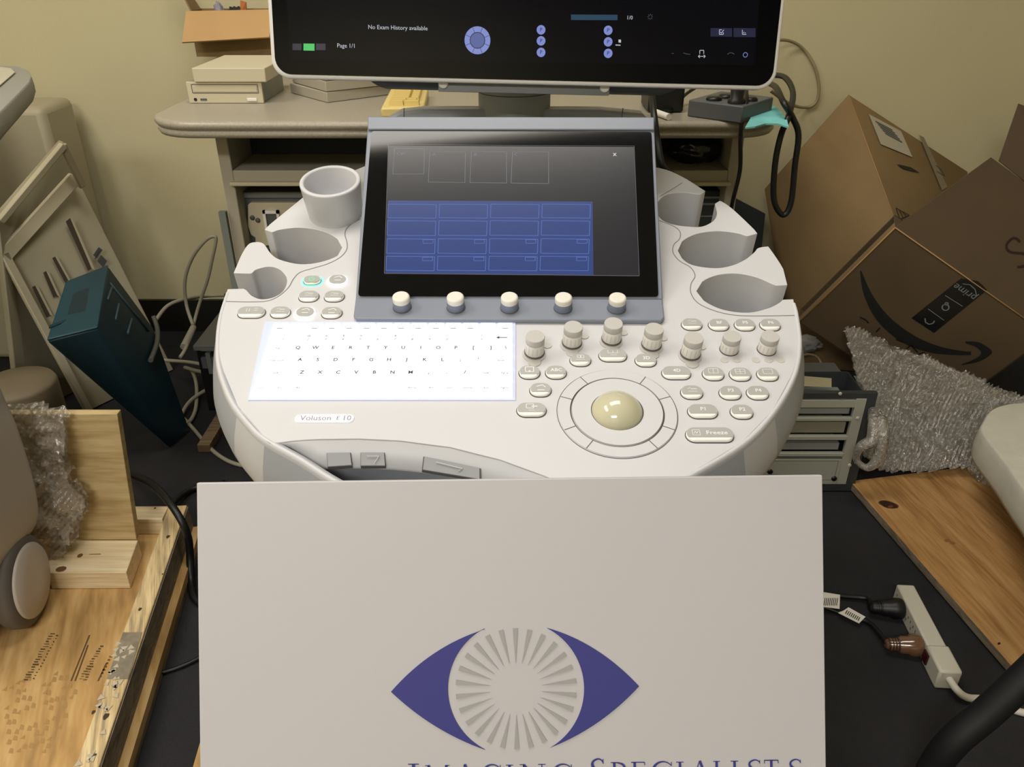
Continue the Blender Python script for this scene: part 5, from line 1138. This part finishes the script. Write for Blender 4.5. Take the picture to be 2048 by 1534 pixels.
mb = MB(); blob(mb, 1777, 1009, .0205, .014, .0003, 0, -.45); blob(mb, 1777, 1009, .0185, .012, .0005, 1, -.45, .3, 2); blob(mb, 1781, 1013, .007, .004, .0007, 0, .4, .4, 3); mb.build('wood_knot', KM, PLB); mb = MB(); blob(mb, 1895, 1081, .007, .005, .0003, 2, .3, .3, 4); blob(mb, 1905, 1086, .006, .0045, .0004, 2, .3, .3, 6)
mb.build('wood_knot', KM, PLB); mb = MB(); blob(mb, 1998, 1287, .004, .002, .0003, 1, .6)
mb.build('wood_knot', KM, PLB)
# white padded block at right edge
zf = .22
P = [at_z(x, y, zf) for x, y in ((1962,862),(1966,838),(1980,818),(2005,808),(2048,803),(2200,800),(2500,1000),(2300,1300),(2070,1010),(2010,925))]
Ps = smooth(P, 4, True); c = sum(Ps, V3((0, 0, 0)))/len(Ps)
mb = MB(); rs = [[p+(c-p)*g+V3((0, 0, z)) for p in Ps] for g, z in ((.03, -.075), (.0, -.065), (-.01, -.04), (0, -.018), (.015, -.006), (.04, 0))]
mb.rings(rs, 0, True, True, True); mb.build('foam_block', mat('foam_cream', 'd0cdc0', .8, noise_amt=.06, noise_scale=30, bump=.4, bump_scale=60), label='cream white rounded foam block resting on bubble wrap at right edge', cat='foam block')
MB().box((1.22, 1.3, .001), (1.6, 1.55, zf-.0755)).build('storage_box', m_chd, label='dark box carrying the cream foam block at the right edge', cat='box')

# power strip
SZ = .042
s0 = at_z(1811, 1168, SZ); s1 = at_z(1903, 1345, SZ); d_ = (s1-s0); d_.z = 0; ln = d_.length; d_.normalize(); sd_ = V3((-d_.y, d_.x, 0)); sd_ = sd_ if sd_.x > 0 else -sd_
PSF = Frame(V3((s0.x, s0.y, .001)), d_, sd_); PSF = PSF if PSF.n.z > 0 else Frame(V3((s0.x, s0.y, .001)), d_, -sd_)
sg = 1 if (PSF.P(0, 1)-PSF.P(0, 0)).x > 0 else -1   # +1: v axis points right
PS = tag(empty('power_strip', tuple(PSF.P(ln/2, 0))), 'white power strip with two plugs in it on the carpet', 'power strip')
m_ps = mat('strip_white', 'c6c2b4', .45)
hwid = .0165
MB().box((0, -hwid, 0), (ln-.055, hwid, SZ-.002), 0, PSF).build('strip_body', m_ps, PS, bevel=.003)
MB().box((ln-.06, -hwid-.002, 0), (ln, hwid+.003, SZ), 0, PSF).build('switch_housing', m_ps, PS, bevel=.004)
sf = -hwid*sg-.0006*sg
mb = MB()
for k in range(6):
    u = .02+k*(ln-.09)/5.3
    for du, dz in ((-.006, .022), (.006, .022), (0, .012)):
        s_ = [PSF.P(u+du-.0012, sf, dz), PSF.P(u+du+.0012, sf, dz), PSF.P(u+du+.0012, sf, dz+.006), PSF.P(u+du-.0012, sf, dz+.006)]; mb.poly(s_ if sg > 0 else s_[::-1])
mb.build('outlet_slots', m_gap, PS)
mb = MB(); yy = -(hwid+.0025)*sg; mb.prism([PSF.P(ln-.056, yy, .012), PSF.P(ln-.040, yy, .012), PSF.P(ln-.040, yy, .034), PSF.P(ln-.056, yy, .034)], PSF.v*(-sg*.003)); mb.build('rocker_switch', mat('rocker_dark_red', '3a0d12', .3), PS)
cable('power_cord', [PSF.P(ln-.004, 0, .025), PSF.P(ln+.02, .006*sg, .022), fz(1935,1395,.012), fz(1965,1398,.006), fz(1990,1408,.006), fz(2020,1418,.006), fz(2060,1428,.006), fz(2140,1440,.006)], .0062, m_cordw, 'white power cord running from the strip to the right edge', 'cord', n=12, parent=PS)
def plug(name, u, lab, m, m_2, wpts, wlab, lead):
    a = PSF.P(u, -hwid*sg, .02); out_ = PSF.v*-sg
    PG = tag(empty(name, tuple(a)), lab, 'plug'); mb = MB()
    mb.lathe(a, out_, [(.018, .001), (.0195, .004), (.0195, .018), (.016, .024), (.0155, .036), (.012, .040), (.011, .056), (.006, .062)], 24, 0, True, True); mb.build('plug_body', m, PG)
    mb = MB()
    for k in range(4): mb.lathe(a, out_, [(.0135-.0008*k, .040+.005*k), (.0138-.0008*k, .042+.005*k), (.012-.0008*k, .043+.005*k)], 20)
    mb.build('strain_relief', m_2, PG)
    cable('power_cord', [a+out_*.058]+wpts, .0045, m_blackr, wlab, 'cord', parent=PG); return PG
plug('power_plug', .045, 'black round plug and cord in the far end of the power strip', m_blackr, m_black, [fz(1735,1198,.012), fz(1690,1193,.008), fz(1640,1188,.008), fz(1560,1180,.008)], 'black cord with white barcode tag leaving the black plug', 1)
m_amb = mat('amber_plug', '6b4d3a', .12, coat=.6)
plug('power_plug', .135, 'translucent brown plug with black cord in the middle of the power strip', m_amb, mat('amber_dark', '3d2c22', .2), [fz(1740,1247,.01), fz(1705,1235,.007), fz(1665,1220,.007), fz(1640,1212,.007), fz(1560,1190,.007)], 'black cord with folded white tag leaving the brown plug', 1)
mb = MB(); mb.prism([at_z(x, y, .018) for x, y in ((1630,1182),(1680,1190),(1679,1218),(1630,1212))], (0, 0, .0006), 0)
for k in range(9): x = 1646+k*3.6; mb.poly([at_z(a, b, .0192) for a, b in ((x, 1196), (x+1.5, 1196), (x-1, 1211), (x-2.5, 1211))], 1)
mb.build('cord_tag', [m_paper, m_ink], label='white barcode tag on the upper black cord beside the sign', cat='tag')
mb = MB(); mb.prism([at_z(x, y, .014) for x, y in ((1697,1215),(1731,1234),(1718,1247),(1676,1226),(1686,1222))], (0, 0, .0006), 0)
for k in range(8): x = 1694+k*3.6; y = 1220+k*2.0; mb.poly([at_z(a, b, .0152) for a, b in ((x, y), (x+1.6, y+.8), (x-2.5, y+8), (x-4, y+7))], 1)
mb.build('cord_tag', [m_paper, m_ink], label='folded white barcode tag on the lower black cord', cat='tag')
# thick black hose at lower right
cable('hose', [at_t(2250,1180,1.05), at_t(2120,1290,1.08), at_t(2045,1360,1.10), at_t(1975,1425,1.12), at_t(1905,1485,1.14), at_t(1860,1550,1.17), at_t(1835,1640,1.15)], .021, mat('hose_black', '141417', .6), 'thick black hose across the lower right corner', 'hose', n=20)
